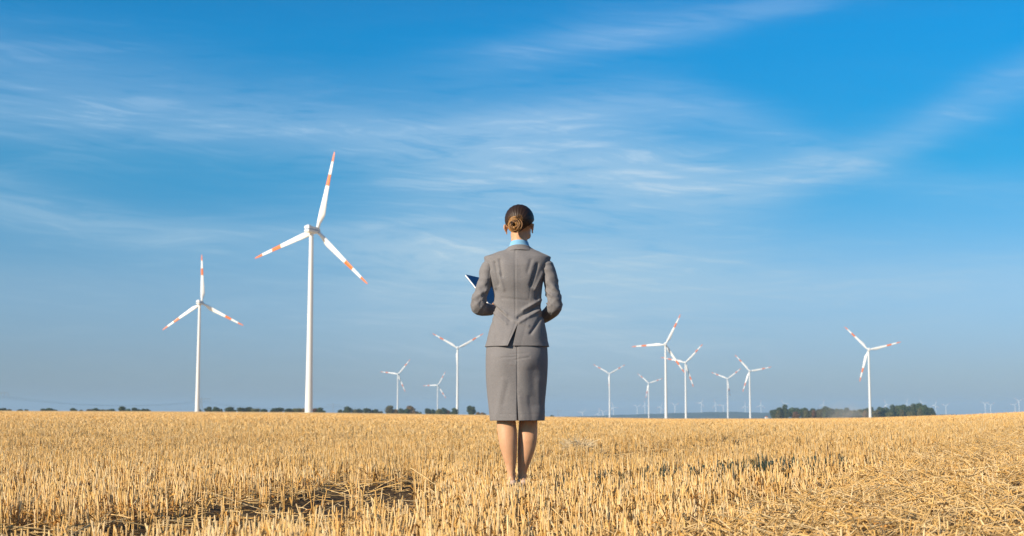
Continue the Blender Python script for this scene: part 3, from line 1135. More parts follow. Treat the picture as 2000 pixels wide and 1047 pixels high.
def grid_faces(nr, ns, closed, off=0, flip=False):
    f = []
    for i in range(nr - 1):
        for j in range(ns if closed else ns - 1):
            a, b = off + i * ns + j, off + i * ns + (j + 1) % ns
            q = (a, b, b + ns, a + ns)
            f.append(q[::-1] if flip else q)
    return f


# --- materials
def fabric():
    m, t, p = material('grey_suiting', (0.3, 0.28, 0.26), 0.82, 0.22)
    tcn = t.n('ShaderNodeTexCoord')
    m1 = t.n('ShaderNodeMapping', Vector=tcn.outputs['Object'], Scale=(1, 1, 0.12))
    n1 = t.n('ShaderNodeTexNoise', Vector=m1, Scale=800.0, Detail=3.0, Roughness=0.7)
    m2 = t.n('ShaderNodeMapping', Vector=tcn.outputs['Object'], Scale=(0.12, 0.12, 1))
    n2 = t.n('ShaderNodeTexNoise', Vector=m2, Scale=800.0, Detail=3.0, Roughness=0.7)
    w = t.m('MULTIPLY_ADD', n1.outputs[0], 0.6, t.m('MULTIPLY', n2.outputs[0], 0.4))
    c = t.ramp(w, [(0.32, (0.130, 0.121, 0.123)), (0.5, (0.186, 0.174, 0.174)), (0.68, (0.262, 0.245, 0.241))])
    big = t.n('ShaderNodeTexNoise', Vector=tcn.outputs['Object'], Scale=9.0, Detail=4.0)
    c = t.mix(t.ramp(big.outputs[0], [(0.4, 0.0), (0.75, 0.22)]), c, (0.145, 0.134, 0.132, 1))
    t.set(p, 'Base_Color', c)
    p.inputs['Sheen Weight'].default_value = 0.12
    p.inputs['Sheen Roughness'].default_value = 0.4
    b = t.n('ShaderNodeBump', Height=w, Strength=0.35, Distance=0.0012)
    cr = t.n('ShaderNodeTexNoise', Vector=tcn.outputs['Object'], Scale=26.0, Detail=3.0, Distortion=0.8)
    b2 = t.n('ShaderNodeBump', Height=cr.outputs[0], Strength=0.22, Distance=0.005, Normal=b)
    t.set(p, 'Normal', b2)
    return m


def skin():
    m, t, p = material('skin', (0.62, 0.36, 0.25), 0.55, 0.28)
    tcn = t.n('ShaderNodeTexCoord')
    nz = t.n('ShaderNodeTexNoise', Vector=tcn.outputs['Object'], Scale=22.0, Detail=5.0)
    t.set(p, 'Base_Color', t.ramp(nz.outputs[0], [(0.3, (0.53, 0.28, 0.152)), (0.7, (0.60, 0.335, 0.19))]))
    p.inputs['Subsurface Weight'].default_value = 0.15
    p.inputs['Subsurface Radius'].default_value = (0.02, 0.008, 0.004)
    p.inputs['Subsurface Scale'].default_value = 0.3
    return m


def hair_material():
    m, t, p = material('dark_brown_hair', (0.03, 0.018, 0.012), 0.50, 0.3)
    a = t.n('ShaderNodeAttribute', {'attribute_name': 'tone'})
    tcn = t.n('ShaderNodeTexCoord')
    nz = t.n('ShaderNodeTexNoise', Vector=tcn.outputs['Object'], Scale=160.0, Detail=3.0)
    c = t.mix(t.ramp(nz.outputs[0], [(0.35, 0.0), (0.7, 0.5)]), a.outputs['Color'], (0.02, 0.011, 0.008, 1))
    t.set(p, 'Base_Color', c)
    return m


M_SUIT, M_SKIN, M_HAIR = fabric(), skin(), hair_material()
M_SHIRT = material('shirt_blue', (0.20, 0.42, 0.62), 0.8, 0.2)[0]
M_SHOE = paint('nude_leather', (0.62, 0.44, 0.32), 0.4)
M_FOLD = paint('folder_navy', (0.012, 0.075, 0.20), 0.45)
M_PAPER = paint('paper_white', (0.82, 0.81, 0.78), 0.8, 0.1)
M_LINING = material('lining', (0.06, 0.06, 0.07), 0.6, 0.3)[0]


# --- jacket body: rings from hem to neck; each ring starts and ends at the back seam
JZ = [0.9058, 0.9708, 1.0484, 1.1323, 1.2195, 1.3131, 1.3913, 1.4300, 1.4508, 1.4640, 1.4759, 1.4860, 1.4948, 1.5080]
JL = [-.1609, -.1487, -.1271, -.1055, -.1087, -.1337, -.1557, -.1665, -.1690, -.1430, -.1060, -.0760, -.0500, -.0280]
JR = [.2197, .2137, .1984, .1769, .1802, .1928, .2179, .2325, .2375, .2180, .1880, .1650, .1410, .1180]
JB = [-.136, -.130, -.108, -.082, -.092, -.112, -.110, -.098, -.088, -.080, -.073, -.068, -.064, -.060]
JF = [.125, .118, .108, .100, .125, .140, .105, .075, .058, .052, .048, .046, .044, .042]


def torso_ring(z, th, seam_x, tabs, gap_l=0.0, gap_r=0.0, ex=2.15):
    Z, L, Rr, B, Fr = tabs
    xl, xr = float(pchip(Z, L, z)), float(pchip(Z, Rr, z))
    yb, yf = float(pchip(Z, B, z)), float(pchip(Z, Fr, z))
    xc, hw = (xl + xr) / 2, (xr - xl) / 2
    s, c = np.sin(th), -np.cos(th)           # th=0 at the back
    k = 2.0 / ex
    x = np.sign(s) * np.abs(s) ** k
    y = np.sign(c) * np.abs(c) ** k
    X = xc + x * hw
    Y = np.where(y < 0, -y * yb, y * yf)
    return np.stack([X - PX, Y, np.full(len(th), z)], 1)


def seam_angles(n, fine=0.05):
    base = np.linspace(0, 2 * math.pi, n)
    extra = np.array([0.004, 0.010, 0.018, 0.03])
    return np.unique(np.concatenate([base, extra, 2 * math.pi - extra]))


def fold(d, w):
    return np.exp(-(d / w) ** 2)


def line_fold(X, Z, a, b, w, taper=0.35, asym=0.75):
    """distance to a segment in the back (x,z) plane -> soft ridge"""
    ax, az_, bx, bz = *a, *b
    L2 = (bx - ax) ** 2 + (bz - az_) ** 2
    t = ((X - ax) * (bx - ax) + (Z - az_) * (bz - az_)) / L2
    tc_ = np.clip(t, 0, 1)
    dx_, dz_ = X - (ax + tc_ * (bx - ax)), Z - (az_ + tc_ * (bz - az_))
    d = np.hypot(dx_, dz_)
    sg = (dx_ * (bz - az_) - dz_ * (bx - ax)) / math.sqrt(L2)
    end = np.clip(np.minimum(t + taper, 1 + taper - t) / taper, 0, 1)
    return np.exp(-(d / w) ** 2) * end * (1 + asym * np.tanh(sg / (0.45 * w))) * 1.05


def jacket_body():
    tabs = (JZ, JL, JR, JB, JF)
    th = seam_angles(200)
    zs = np.concatenate([np.linspace(0.9058, 1.40, 90), np.linspace(1.405, 1.508, 46)])
    G = np.stack([torso_ring(z, th, 0.0186, tabs) for z in zs])
    X, Y, Z = G[..., 0] + PX, G[..., 1], G[..., 2]
    N = grid_normals(G, False)
    back = (Y < 0.02)
    D = np.zeros_like(X)
    sx = 0.020
    # centre seam and princess seams
    D -= 0.0030 * np.exp(-((X - sx) / 0.0035) ** 2) * back
    for s_ in (-1, 1):
        px_ = sx + s_ * (0.075 + 0.03 * np.clip((Z - 1.13) / 0.25, -0.9, 1))
        D -= 0.0012 * np.exp(-((X - px_) / 0.005) ** 2) * back * (Z < 1.38)
    # drag folds: (start, end, width, amplitude) in x,z
    for a, b, w, amp in [((-.100, 1.41), (-.075, 1.28), .012, -.0055), ((-.075, 1.35), (-.045, 1.25), .014, .0035),
                         ((-.120, 1.36), (-.095, 1.26), .009, .0050), ((-.070, 1.425), (-.055, 1.33), .012, -.005),
                         ((.158, 1.395), (.120, 1.27), .014, -.0065), ((.185, 1.35), (.140, 1.25), .010, .0050), ((.182, 1.30), (.155, 1.19), .012, -.0045),
                         ((.120, 1.42), (.100, 1.35), .015, -.0030),
                         ((.175, 1.15), (.040, 1.075), .012, -.0080), ((.172, 1.185), (.070, 1.12), .012, .0065), ((.165, 1.12), (.050, 1.045), .012, .0060),
                         ((-.100, 1.15), (-.010, 1.065), .010, -.0065), ((-.102, 1.175), (-.03, 1.10), .010, .0050), ((-.105, 1.115), (-.03, 1.04), .011, .0045),
                         ((.185, 1.09), (.120, 0.98), .012, -.0055), ((-.12, 1.06), (-.09, 0.96), .012, -.0035),
                         ((.02, 1.06), (.10, 1.03), .010, .0035), ((-.06, 1.20), (.09, 1.185), .010, -.0018)]:
        D += 1.35 * amp * line_fold(X, Z, a, b, w) * back
    D += 0.0012 * np.sin(X * 55 + Z * 21 + 1.5 * np.sin(Z * 17)) * back
    # shoulder blades
    for bx in (-.055, .115):
        D += 0.006 * np.exp(-((X - bx) / 0.05) ** 2 - ((Z - 1.35) / 0.07) ** 2) * back
    # hem kicks out a touch
    D += 0.006 * np.clip((0.945 - Z) / 0.04, 0, 1) * (0.4 + 0.6 * np.sin(X * 30 + 1))
    G = G + N * D[..., None]
    # back vent: both edges pulled apart below z = 1.039, left flap standing out
    t = np.clip((1.042 - zs) / (1.042 - 0.9058), 0, 1)
    x0 = 0.0186 - PX
    for i, k in enumerate(t):
        if k <= 0:
            continue
        lx = x0 + (-0.0371 - 0.0186) * k
        rx = x0 + (-0.0062 - 0.0186) * k
        half = len(th) // 2
        fade_r = np.clip(1 - th / 0.75, 0, 1) ** 1.5          # right of the seam (th small)
        fade_l = np.clip(1 - (2 * math.pi - th) / 0.75, 0, 1) ** 1.5
        G[i, :, 0] += (rx - x0) * fade_r * (th < math.pi) + (lx - x0) * fade_l * (th > math.pi)
        G[i, :, 1] += -0.012 * k * fade_l * (th > math.pi) + 0.005 * k * fade_r * (th < math.pi)
    nr, ns = G.shape[:2]
    # below the vent top the seam stays open, above it is welded
    V = G.reshape(-1, 3)
    F = grid_faces(nr, ns, False)
    me = mesh_from('jacket', V, F)
    bm = bmesh.new()
    bm.from_mesh(me)
    bmesh.ops.remove_doubles(bm, verts=bm.verts, dist=0.0002)
    bm.to_mesh(me)
    bm.free()
    me.shade_smooth()
    return me


jk = obj('jacket', jacket_body(), person, [M_SUIT, M_LINING])
sm = jk.modifiers.new('thickness', 'SOLIDIFY')
sm.thickness = 0.003
sm.offset = -1
tag(jk, 'fitted grey jacket with a back vent')


def tube_grid(path, rx, n=48, up=(0, 1, 0), sub=6):
    """swept ring along a smooth path; returns grid rings x n x 3 and arc parameter"""
    P = np.array(path, float)
    t = np.arange(len(P))
    q = np.linspace(0, len(P) - 1, (len(P) - 1) * sub + 1)
    def cat(v):
        out = []
        for s in q:
            i = min(int(s), len(P) - 2)
            u = s - i
            a = v[max(i - 1, 0)]; b = v[i]; c = v[i + 1]; d = v[min(i + 2, len(P) - 1)]
            out.append(0.5 * ((2 * b) + (c - a) * u + (2 * a - 5 * b + 4 * c - d) * u * u + (3 * b - a - 3 * c + d) * u ** 3))
        return np.array(out)
    C = cat(P)
    rr = np.array(rx, float)
    if rr.ndim == 1:
        rr = np.stack([rr, rr], 1)
    RR = cat(rr)
    T = np.gradient(C, axis=0)
    T /= np.linalg.norm(T, axis=1, keepdims=True)
    u = np.array(up, float)
    G = []
    for i in range(len(C)):
        u = u - T[i] * np.dot(u, T[i])
        u /= np.linalg.norm(u)
        w = np.cross(T[i], u)
        a = np.linspace(0, 2 * math.pi, n, endpoint=False)
        G.append(C[i] + np.outer(np.cos(a) * RR[i, 0], u) + np.outer(np.sin(a) * RR[i, 1], w))
    return np.array(G), q, C


def sleeve(path, rad, side, seed):
    G, q, C = tube_grid(path, rad, 72, sub=14)
    N = grid_normals(G, True)
    cen = G.mean(1, keepdims=True)
    if np.mean(np.sum((G - cen) * N, -1)) < 0:
        N = -N
    a = np.linspace(0, 2 * math.pi, 72, endpoint=False)[None, :]
    s = q[:, None]
    rng = np.random.default_rng(seed)
    D = np.zeros(G.shape[:2])
    elb = np.exp(-((s - 4.7) / 1.5) ** 2)
    top = np.exp(-((s - 1.6) / 1.0) ** 2)
    mid = np.exp(-((s - 3.0) / 1.1) ** 2)
    # compression folds slanting across the elbow and below the shoulder
    for k in range(5):
        ph = rng.uniform(0, 6.28)
        D += elb * 0.0022 * (1 - 2 * np.abs(np.sin(0.5 * (s * (4.6 + 0.9 * k) + side * (1.6 + 0.3 * k) * np.sin(a + ph) * 2.4 + ph))))
    for k in range(3):
        ph = rng.uniform(0, 6.28)
        D += top * 0.0015 * np.sin(s * (5.0 + k) + 2.4 * np.sin(a + ph) + ph)
        D += mid * 0.0021 * (1 - 2 * np.abs(np.sin(0.5 * (s * (3.0 + k) + 3.4 * np.sin(a + ph * 1.3) + ph))))
    # sharpen: valleys wide, crests narrow
    D = np.where(D > 0, D * 1.35, D * 0.9)
    # long sleeve seam on the back of the arm
    D -= 0.0012 * np.exp(-(((a - math.pi) + 0.35 * side) / 0.08) ** 2)
    G = G + N * D[..., None]
    V = G.reshape(-1, 3) - np.array([PX, 0, 0])
    nr = G.shape[0]
    F = grid_faces(nr, 72, True)
    F.append(tuple(range(72))[::-1])
    me = mesh_from('sleeve', V, F)
    bm = bmesh.new(); bm.from_mesh(me); bmesh.ops.recalc_face_normals(bm, faces=bm.faces); bm.to_mesh(me); bm.free()
    me.shade_smooth()
    o = obj('sleeve', me, jk, M_SUIT)
    md = o.modifiers.new('thickness', 'SOLIDIFY')
    md.thickness = 0.003
    md.offset = -1
    return o


LPATH = [(-.120, .000, 1.436), (-.138, -.002, 1.408), (-.150, -.006, 1.368), (-.160, -.012, 1.305), (-.186, -.022, 1.235), (-.204, -.028, 1.172), (-.202, -.008, 1.148), (-.188, .050, 1.142), (-.160, .125, 1.143), (-.135, .190, 1.146)]
RPATH = [(.186, .000, 1.436), (.206, -.002, 1.408), (.219, -.006, 1.368), (.234, -.012, 1.305), (.247, -.022, 1.235), (.259, -.028, 1.172), (.256, -.008, 1.146), (.244, .050, 1.130), (.214, .125, 1.108), (.188, .190, 1.094)]
SRAD = [(.022, .018), (.050, .037), (.058, .047), (.055, .047), (.050, .045), (.047, .047), (.046, .047), (.044, .045), (.040, .040), (.036, .036)]
sleeve(LPATH, SRAD, 1, 3)
sleeve(RPATH, SRAD, -1, 8)


# --- jacket collar and shirt collar: bands round the neck
def collar(name, cx, a, b, ztop, zbot, flare, flare_b, drop, thick, mat, span, parent, y0=0.0):
    n, m = 90, 10
    V = []
    phs = np.linspace(-span, span, n)
    for j in range(m):
        t = j / (m - 1)
        for p_ in phs:
            s2 = math.sin(p_ / 2) ** 2
            out = 1 + flare * t ** 1.3
            z = ztop + (zbot - ztop) * t - drop * s2 * 1.0
            V.append((cx - PX + math.sin(p_) * a * out, y0 - math.cos(p_) * b * (1 + flare_b * t ** 1.3), z))
    F = grid_faces(m, n, False)
    me = mesh_from(name, V, F)
    me.shade_smooth()
    o = obj(name, me, parent, mat)
    md = o.modifiers.new('thickness', 'SOLIDIFY')
    md.thickness = thick
    md.offset = 0
    return o


collar('collar', 0.0455, 0.0730, 0.0690, 1.5225, 1.4900, 0.42, 0.10, 0.046, 0.0045, M_SUIT, 2.2, jk, 0.004)
sc_ = collar('shirt_collar', 0.0445, 0.0545, 0.0590, 1.5530, 1.495, 0.50, 0.06, 0.030, 0.003, M_SHIRT, 2.7, person, 0.004)
tag(sc_, 'light blue shirt collar')


# --- skirt
def skirt():
    Z = [0.4627, 0.5546, 0.6467, 0.7391, 0.8316, 0.9058, 0.98]
    L = [-.1324, -.1418, -.1512, -.1575, -.1592, -.1560, -.135]
    Rr = [.1970, .2003, .2067, .2131, .2165, .2140, .19]
    B = [-.112, -.118, -.125, -.133, -.137, -.124, -.095]
    Fr = [.115, .115, .115, .115, .112, .108, .098]
    tabs = (Z, L, Rr, B, Fr)
    th = seam_angles(200)
    zs = np.linspace(0.4627, 0.98, 110)
    G = np.stack([torso_ring(z, th, 0.0123, tabs, ex=2.08) for z in zs])
    X, Y, Zg = G[..., 0] + PX, G[..., 1], G[..., 2]
    N = grid_normals(G, False)
    back = Y < 0.03
    D = -0.0025 * np.exp(-((X - 0.031) / 0.0035) ** 2) * back
    # buttocks and the hollow between, thigh tension folds, small creases across the seat
    for bx in (-.055, .105):
        D += 0.010 * np.exp(-((X - bx) / 0.06) ** 2 - ((Zg - 0.815) / 0.08) ** 2) * back
    for a, b, w, amp in [((.135, .76), (.15, .56), .048, -.008), ((.165, .70), (.175, .50), .024, .003), ((.11, .60), (.125, .47), .018, -.003), ((-.05, .70), (-.085, .50), .018, .0030), ((-.02, .68), (-.05, .56), .014, -.0020),
                         ((-.06, .835), (.03, .842), .005, -.0030), ((.02, .825), (.10, .838), .005, -.0030), ((-.02, .855), (.09, .862), .005, -.0022), ((-.01, .80), (.02, .79), .006, .0022),
                         ((.05, .60), (.065, .48), .016, .0022), ((-.11, .72), (-.10, .52), .018, -.002), ((.03, .76), (.045, .66), .012, -.002)]:
        D += amp * line_fold(X, Zg, a, b, w, asym=0.25) * back
    D += 0.0010 * np.sin(X * 48 + Zg * 14) * back
    D -= 0.0012 * np.exp(-((Zg - 0.500) / 0.003) ** 2)
    G = G + N * D[..., None]
    for i, z in enumerate(zs):          # kick slit: edges part a little
        k = np.clip((0.64 - z) / 0.17, 0, 1)
        fr = np.clip(1 - th / 0.25, 0, 1) * (th < math.pi)
        fl = np.clip(1 - (2 * math.pi - th) / 0.25, 0, 1) * (th > math.pi)
        G[i, :, 0] += (0.0028 * fr - 0.0022 * fl) * k
        G[i, :, 1] += (0.006 * fr - 0.003 * fl) * k
    V = G.reshape(-1, 3)
    me = mesh_from('skirt', V, grid_faces(G.shape[0], G.shape[1], False))
    bm = bmesh.new(); bm.from_mesh(me); bmesh.ops.remove_doubles(bm, verts=bm.verts, dist=0.0002); bm.to_mesh(me); bm.free()
    me.shade_smooth()
    o = obj('skirt', me, person, M_SUIT)
    md = o.modifiers.new('thickness', 'SOLIDIFY')
    md.thickness = 0.0035
    md.offset = -1
    return o


tag(skirt(), 'knee-length grey pencil skirt')


# --- the body: one continuous skin surface grown from overlapping volumes
class Blob:
    def __init__(self):
        self.V, self.F = [], []

    def grid(self, G):
        b = len(self.V)
        nr, ns = G.shape[:2]
        self.V += G.reshape(-1, 3).tolist()
        self.F += grid_faces(nr, ns, True, b)
        self.F.append(tuple(b + i for i in range(ns))[::-1])
        self.F.append(tuple(b + (nr - 1) * ns + i for i in range(ns)))

    def tube(self, path, rad, n=20, up=(0, 1, 0), sub=5):
        G, _, _ = tube_grid(path, rad, n, up, sub)
        self.grid(G)

    def ball(self, c, r, rz=0.0, n=20):
        G = []
        for i in range(1, n):
            t = math.pi * i / n
            ring = []
            for j in range(24):
                a = 2 * math.pi * j / 24
                p = np.array([r[0] * math.sin(t) * math.cos(a), r[1] * math.sin(t) * math.sin(a), -r[2] * math.cos(t)])
                x, y = p[0] * math.cos(rz) - p[1] * math.sin(rz), p[0] * math.sin(rz) + p[1] * math.cos(rz)
                ring.append((c[0] + x, c[1] + y, c[2] + p[2]))
            G.append(ring)
        self.grid(np.array(G))

    def rings(self, rows, n=28, ex=2.0):
        """rows: z, xl, xr, yback, yfront (bottom to top)"""
        rows = np.array(rows, float)
        zs = np.linspace(rows[0, 0], rows[-1, 0], 40)
        th = np.linspace(0, 2 * math.pi, n, endpoint=False)
        G = []
        for z in zs:
            xl, xr, yb, yf = [float(pchip(rows[:, 0], rows[:, k], z)) for k in (1, 2, 3, 4)]
            s, c = np.sin(th), -np.cos(th)
            G.append(np.stack([(xl + xr) / 2 + s * (xr - xl) / 2, (yb + yf) / 2 + c * (yf - yb) / 2, np.full(n, z)], 1))
        self.grid(np.array(G))


HX, HZ = 0.0470, 1.675                    # head centre
HYAW = -0.24                              # turned a little to the right


def hd(x, y, z):                          # head space -> figure space
    return (HX + x * math.cos(HYAW) - y * math.sin(HYAW), 0.004 + x * math.sin(HYAW) + y * math.cos(HYAW), z)


def hand(bl, wrist, d, n, mirror):
    """palm and five fingers; d along the hand, n out of the back of the hand"""
    d = Vector(d).normalized()
    n = Vector(n)
    n = (n - d * n.dot(d)).normalized()
    s = d.cross(n) * mirror               # towards the thumb
    w = Vector(wrist)
    bl.tube([w - d * 0.03, w, w + d * 0.035, w + d * 0.08, w + d * 0.095], [(.020, .026), (.017, .026), (.016, .036), (.014, .040), (.010, .036)], 18, up=n)
    for k, (ln, off) in enumerate([(.068, .030), (.076, .010), (.070, -.010), (.055, -.029)]):
        b = w + d * 0.082 + s * off
        c = -n
        p = [b]
        dirv = d.copy()
        for seg, bend in ((0.42, 0.5), (0.32, 0.75), (0.26, 0.5)):
            ang = bend
            dirv = (dirv * math.cos(ang) + c * math.sin(ang)).normalized()
            c = (c - dirv * c.dot(dirv)).normalized()
            p.append(p[-1] + dirv * ln * seg)
        bl.tube([tuple(q) for q in p], [.0092, .0088, .0080, .0062], 10, up=tuple(s))
    b = w + d * 0.022 + s * 0.030
    p = [b, b + (s * 0.8 + d * 0.5 - n * 0.2).normalized() * 0.032, b + (s * 0.6 + d * 0.9 - n * 0.5).normalized() * 0.062, b + (s * 0.45 + d * 1.0 - n * 0.8).normalized() * 0.085]
    bl.tube([tuple(q) for q in p], [.014, .0115, .0098, .007], 10, up=tuple(n))


def body():
    bl = Blob()
    # head and neck
    bl.ball(hd(0, -0.004, 1.680), (.0795, .097, .084), HYAW, 24)
    bl.ball(hd(0, 0.030, 1.624), (.062, .066, .070), HYAW, 20)          # face
    bl.ball(hd(0, 0.062, 1.572), (.030, .026, .022), HYAW)              # chin
    bl.ball(hd(0.042, 0.028, 1.590), (.020, .040, .026), HYAW)          # jaw
    bl.ball(hd(-0.042, 0.028, 1.590), (.020, .040, .026), HYAW)
    bl.ball(hd(0, 0.101, 1.635), (.011, .016, .012), HYAW)              # nose tip
    bl.tube([hd(0, 0.088, 1.668), hd(0, 0.096, 1.645), hd(0, 0.101, 1.634)], [.007, .009, .010], 12)
    bl.ball(hd(0, 0.092, 1.608), (.022, .009, .006), HYAW)              # lips
    bl.ball(hd(0, 0.090, 1.600), (.019, .009, .006), HYAW)
    for s in (-1, 1):
        bl.ball(hd(s * 0.030, 0.083, 1.678), (.022, .010, .007), HYAW)  # brow
        bl.ball(hd(s * 0.040, 0.076, 1.640), (.020, .014, .014), HYAW)  # cheek
        # ear: rim and lobe standing off the side of the head
        bl.tube([hd(s * .078, -.004, 1.602), hd(s * .084, -.016, 1.612), hd(s * .0905, -.028, 1.632), hd(s * .0895, -.020, 1.650), hd(s * .080, -.002, 1.648)], [.0055, .0058, .0062, .0058, .005], 10)
        bl.ball(hd(s * .081, -.012, 1.628), (.006, .014, .022), HYAW + s * 0.5, 12)
        bl.ball(hd(s * .0815, -.006, 1.600), (.0055, .007, .010), HYAW, 10)
    bl.tube([(.040, -.004, 1.42), (.042, -.004, 1.47), (.0435, -.002, 1.52), (.0445, .002, 1.56), (.046, .008, 1.60), (.047, .010, 1.63)], [(.062, .068), (.055, .057), (.050, .0515), (.049, .050), (.051, .051), (.052, .052)], 28)
    # trunk inside the clothes
    bl.rings([(0.80, -.11, .17, -.085, .075), (0.92, -.115, .175, -.085, .075), (1.05, -.085, .155, -.065, .075), (1.13, -.072, .143, -.055, .07), (1.25, -.085, .155, -.065, .09), (1.36, -.12, .19, -.07, .06), (1.42, -.10, .18, -.05, .035), (1.455, -.03, .11, -.04, .03)])
    # arms
    for P, dy in ((LPATH, 0), (RPATH, 0)):
        path = P[1:]
        bl.tube([path[0], path[1], path[2], path[3], path[4], path[5], path[6], path[7], path[8]], [.036, .040, .038, .034, .032, .032, .033, .029, .024], 16, sub=4)
    hand(bl, (-.125, .215, 1.147), (0.75, 0.55, 0.15), (-0.1, 0.25, -1.0), 1)
    hand(bl, (.176, .212, 1.089), (-0.70, 0.60, 0.12), (0.1, 0.25, -1.0), -1)
    # legs: calves narrow to the ankles, feet pitched on raised heels
    bl.rings([(0.100, -.0255, .0205, -.028, .034), (0.1425, -.0276, .0184, -.030, .030), (0.18, -.036, .0215, -.036, .030), (0.2185, -.046, .0261, -.046, .032), (0.2977, -.0707, .0307, -.064, .038), (0.345, -.080, .0318, -.068, .042), (0.3862, -.0861, .0308, -.062, .046), (0.44, -.0905, .025, -.050, .056), (0.478, -.0924, .0216, -.048, .060), (0.60, -.105, .028, -.065, .068), (0.72, -.120, .033, -.078, .078), (0.84, -.125, .040, -.085, .08)])
    yr = 0.055
    bl.rings([(0.100, .0385, .0860, -.026 + yr, .036 + yr), (0.1425, .0360, .0860, -.030 + yr, .030 + yr), (0.18, .0345, .0985, -.038 + yr, .030 + yr), (0.2185, .0338, .1136, -.050 + yr, .032 + yr), (0.2977, .0338, .1413, -.066 + yr, .038 + yr), (0.345, .0350, .1500, -.069 + yr, .042 + yr), (0.3862, .0369, .1538, -.063 + yr, .046 + yr), (0.44, .0405, .1545, -.050 + yr * .8, .056 + yr * .8), (0.478, .0431, .1539, -.048 + yr * .7, .060 + yr * .7), (0.60, .038, .160, -.065 + yr * .3, .068 + yr * .3), (0.72, .033, .172, -.078, .078), (0.84, .028, .178, -.085, .08)])
    for cx, y0, spl in ((-.003, 0.0, -0.02), (.0625, yr, 0.03)):
        bl.tube([(cx, y0 + .004, .130), (cx, y0 + .000, .100), (cx, y0 + .030, .082), (cx + spl * .5, y0 + .085, .052), (cx + spl * .8, y0 + .135, .026), (cx + spl, y0 + .185, .019), (cx + spl, y0 + .205, .017)],
                [(.026, .022), (.030, .026), (.028, .029), (.021, .033), (.015, .038), (.012, .032), (.006, .016)], 20, up=(0, 0.3, 1))
        bl.ball((cx, y0 - .016, .098), (.025, .028, .030))
        # outer and inner ankle bones
        bl.ball((cx - .022, y0 + .004, .128), (.007, .010, .010), 0, 10)
        bl.ball((cx + .022, y0 + .004, .132), (.007, .010, .010), 0, 10)
    V = np.array(bl.V) - np.array([PX, 0, 0])
    me0 = mesh_from('body_volumes', V, bl.F)
    bm = bmesh.new(); bm.from_mesh(me0); bmesh.ops.recalc_face_normals(bm, faces=bm.faces); bm.to_mesh(me0); bm.free()
    tmp = bpy.data.objects.new('tmp', me0)
    COL.objects.link(tmp)
    rm = tmp.modifiers.new('r', 'REMESH'); rm.mode = 'VOXEL'; rm.voxel_size = 0.0050
    s_ = tmp.modifiers.new('s', 'SMOOTH'); s_.factor = 0.5; s_.iterations = 5
    dg = bpy.context.evaluated_depsgraph_get()
    me = bpy.data.meshes.new_from_object(tmp.evaluated_get(dg))
    me.name = 'body'
    bpy.data.objects.remove(tmp)
    me.materials.clear()
    me.shade_smooth()
    o = obj('body', me, person, M_SKIN)
    return o


body()
M_EYE = paint('eye_white', (0.75, 0.73, 0.70), 0.2)
M_IRIS = paint('iris_brown', (0.08, 0.045, 0.02), 0.2)
for s in (-1, 1):
    bm = bmesh.new(); bmesh.ops.create_uvsphere(bm, u_segments=16, v_segments=10, radius=0.0118)
    me = bpy.data.meshes.new('eye'); bm.to_mesh(me); bm.free(); me.shade_smooth()
    e = obj('eye', me, person, M_EYE)
    q = hd(s * 0.030, 0.0815, 1.661)
    e.location = (q[0] - PX, q[1], q[2])
    bm = bmesh.new(); bmesh.ops.create_uvsphere(bm, u_segments=12, v_segments=8, radius=0.0055)
    me = bpy.data.meshes.new('iris'); bm.to_mesh(me); bm.free(); me.shade_smooth()
    ii = obj('iris', me, e, M_IRIS)
    ii.location = (0.0075 * -math.sin(HYAW), 0.0075 * math.cos(HYAW), 0)


# --- hair: a combed cap drawn to a knot at the back
BUN = (-.002, -.106, 1.634)               # in head space


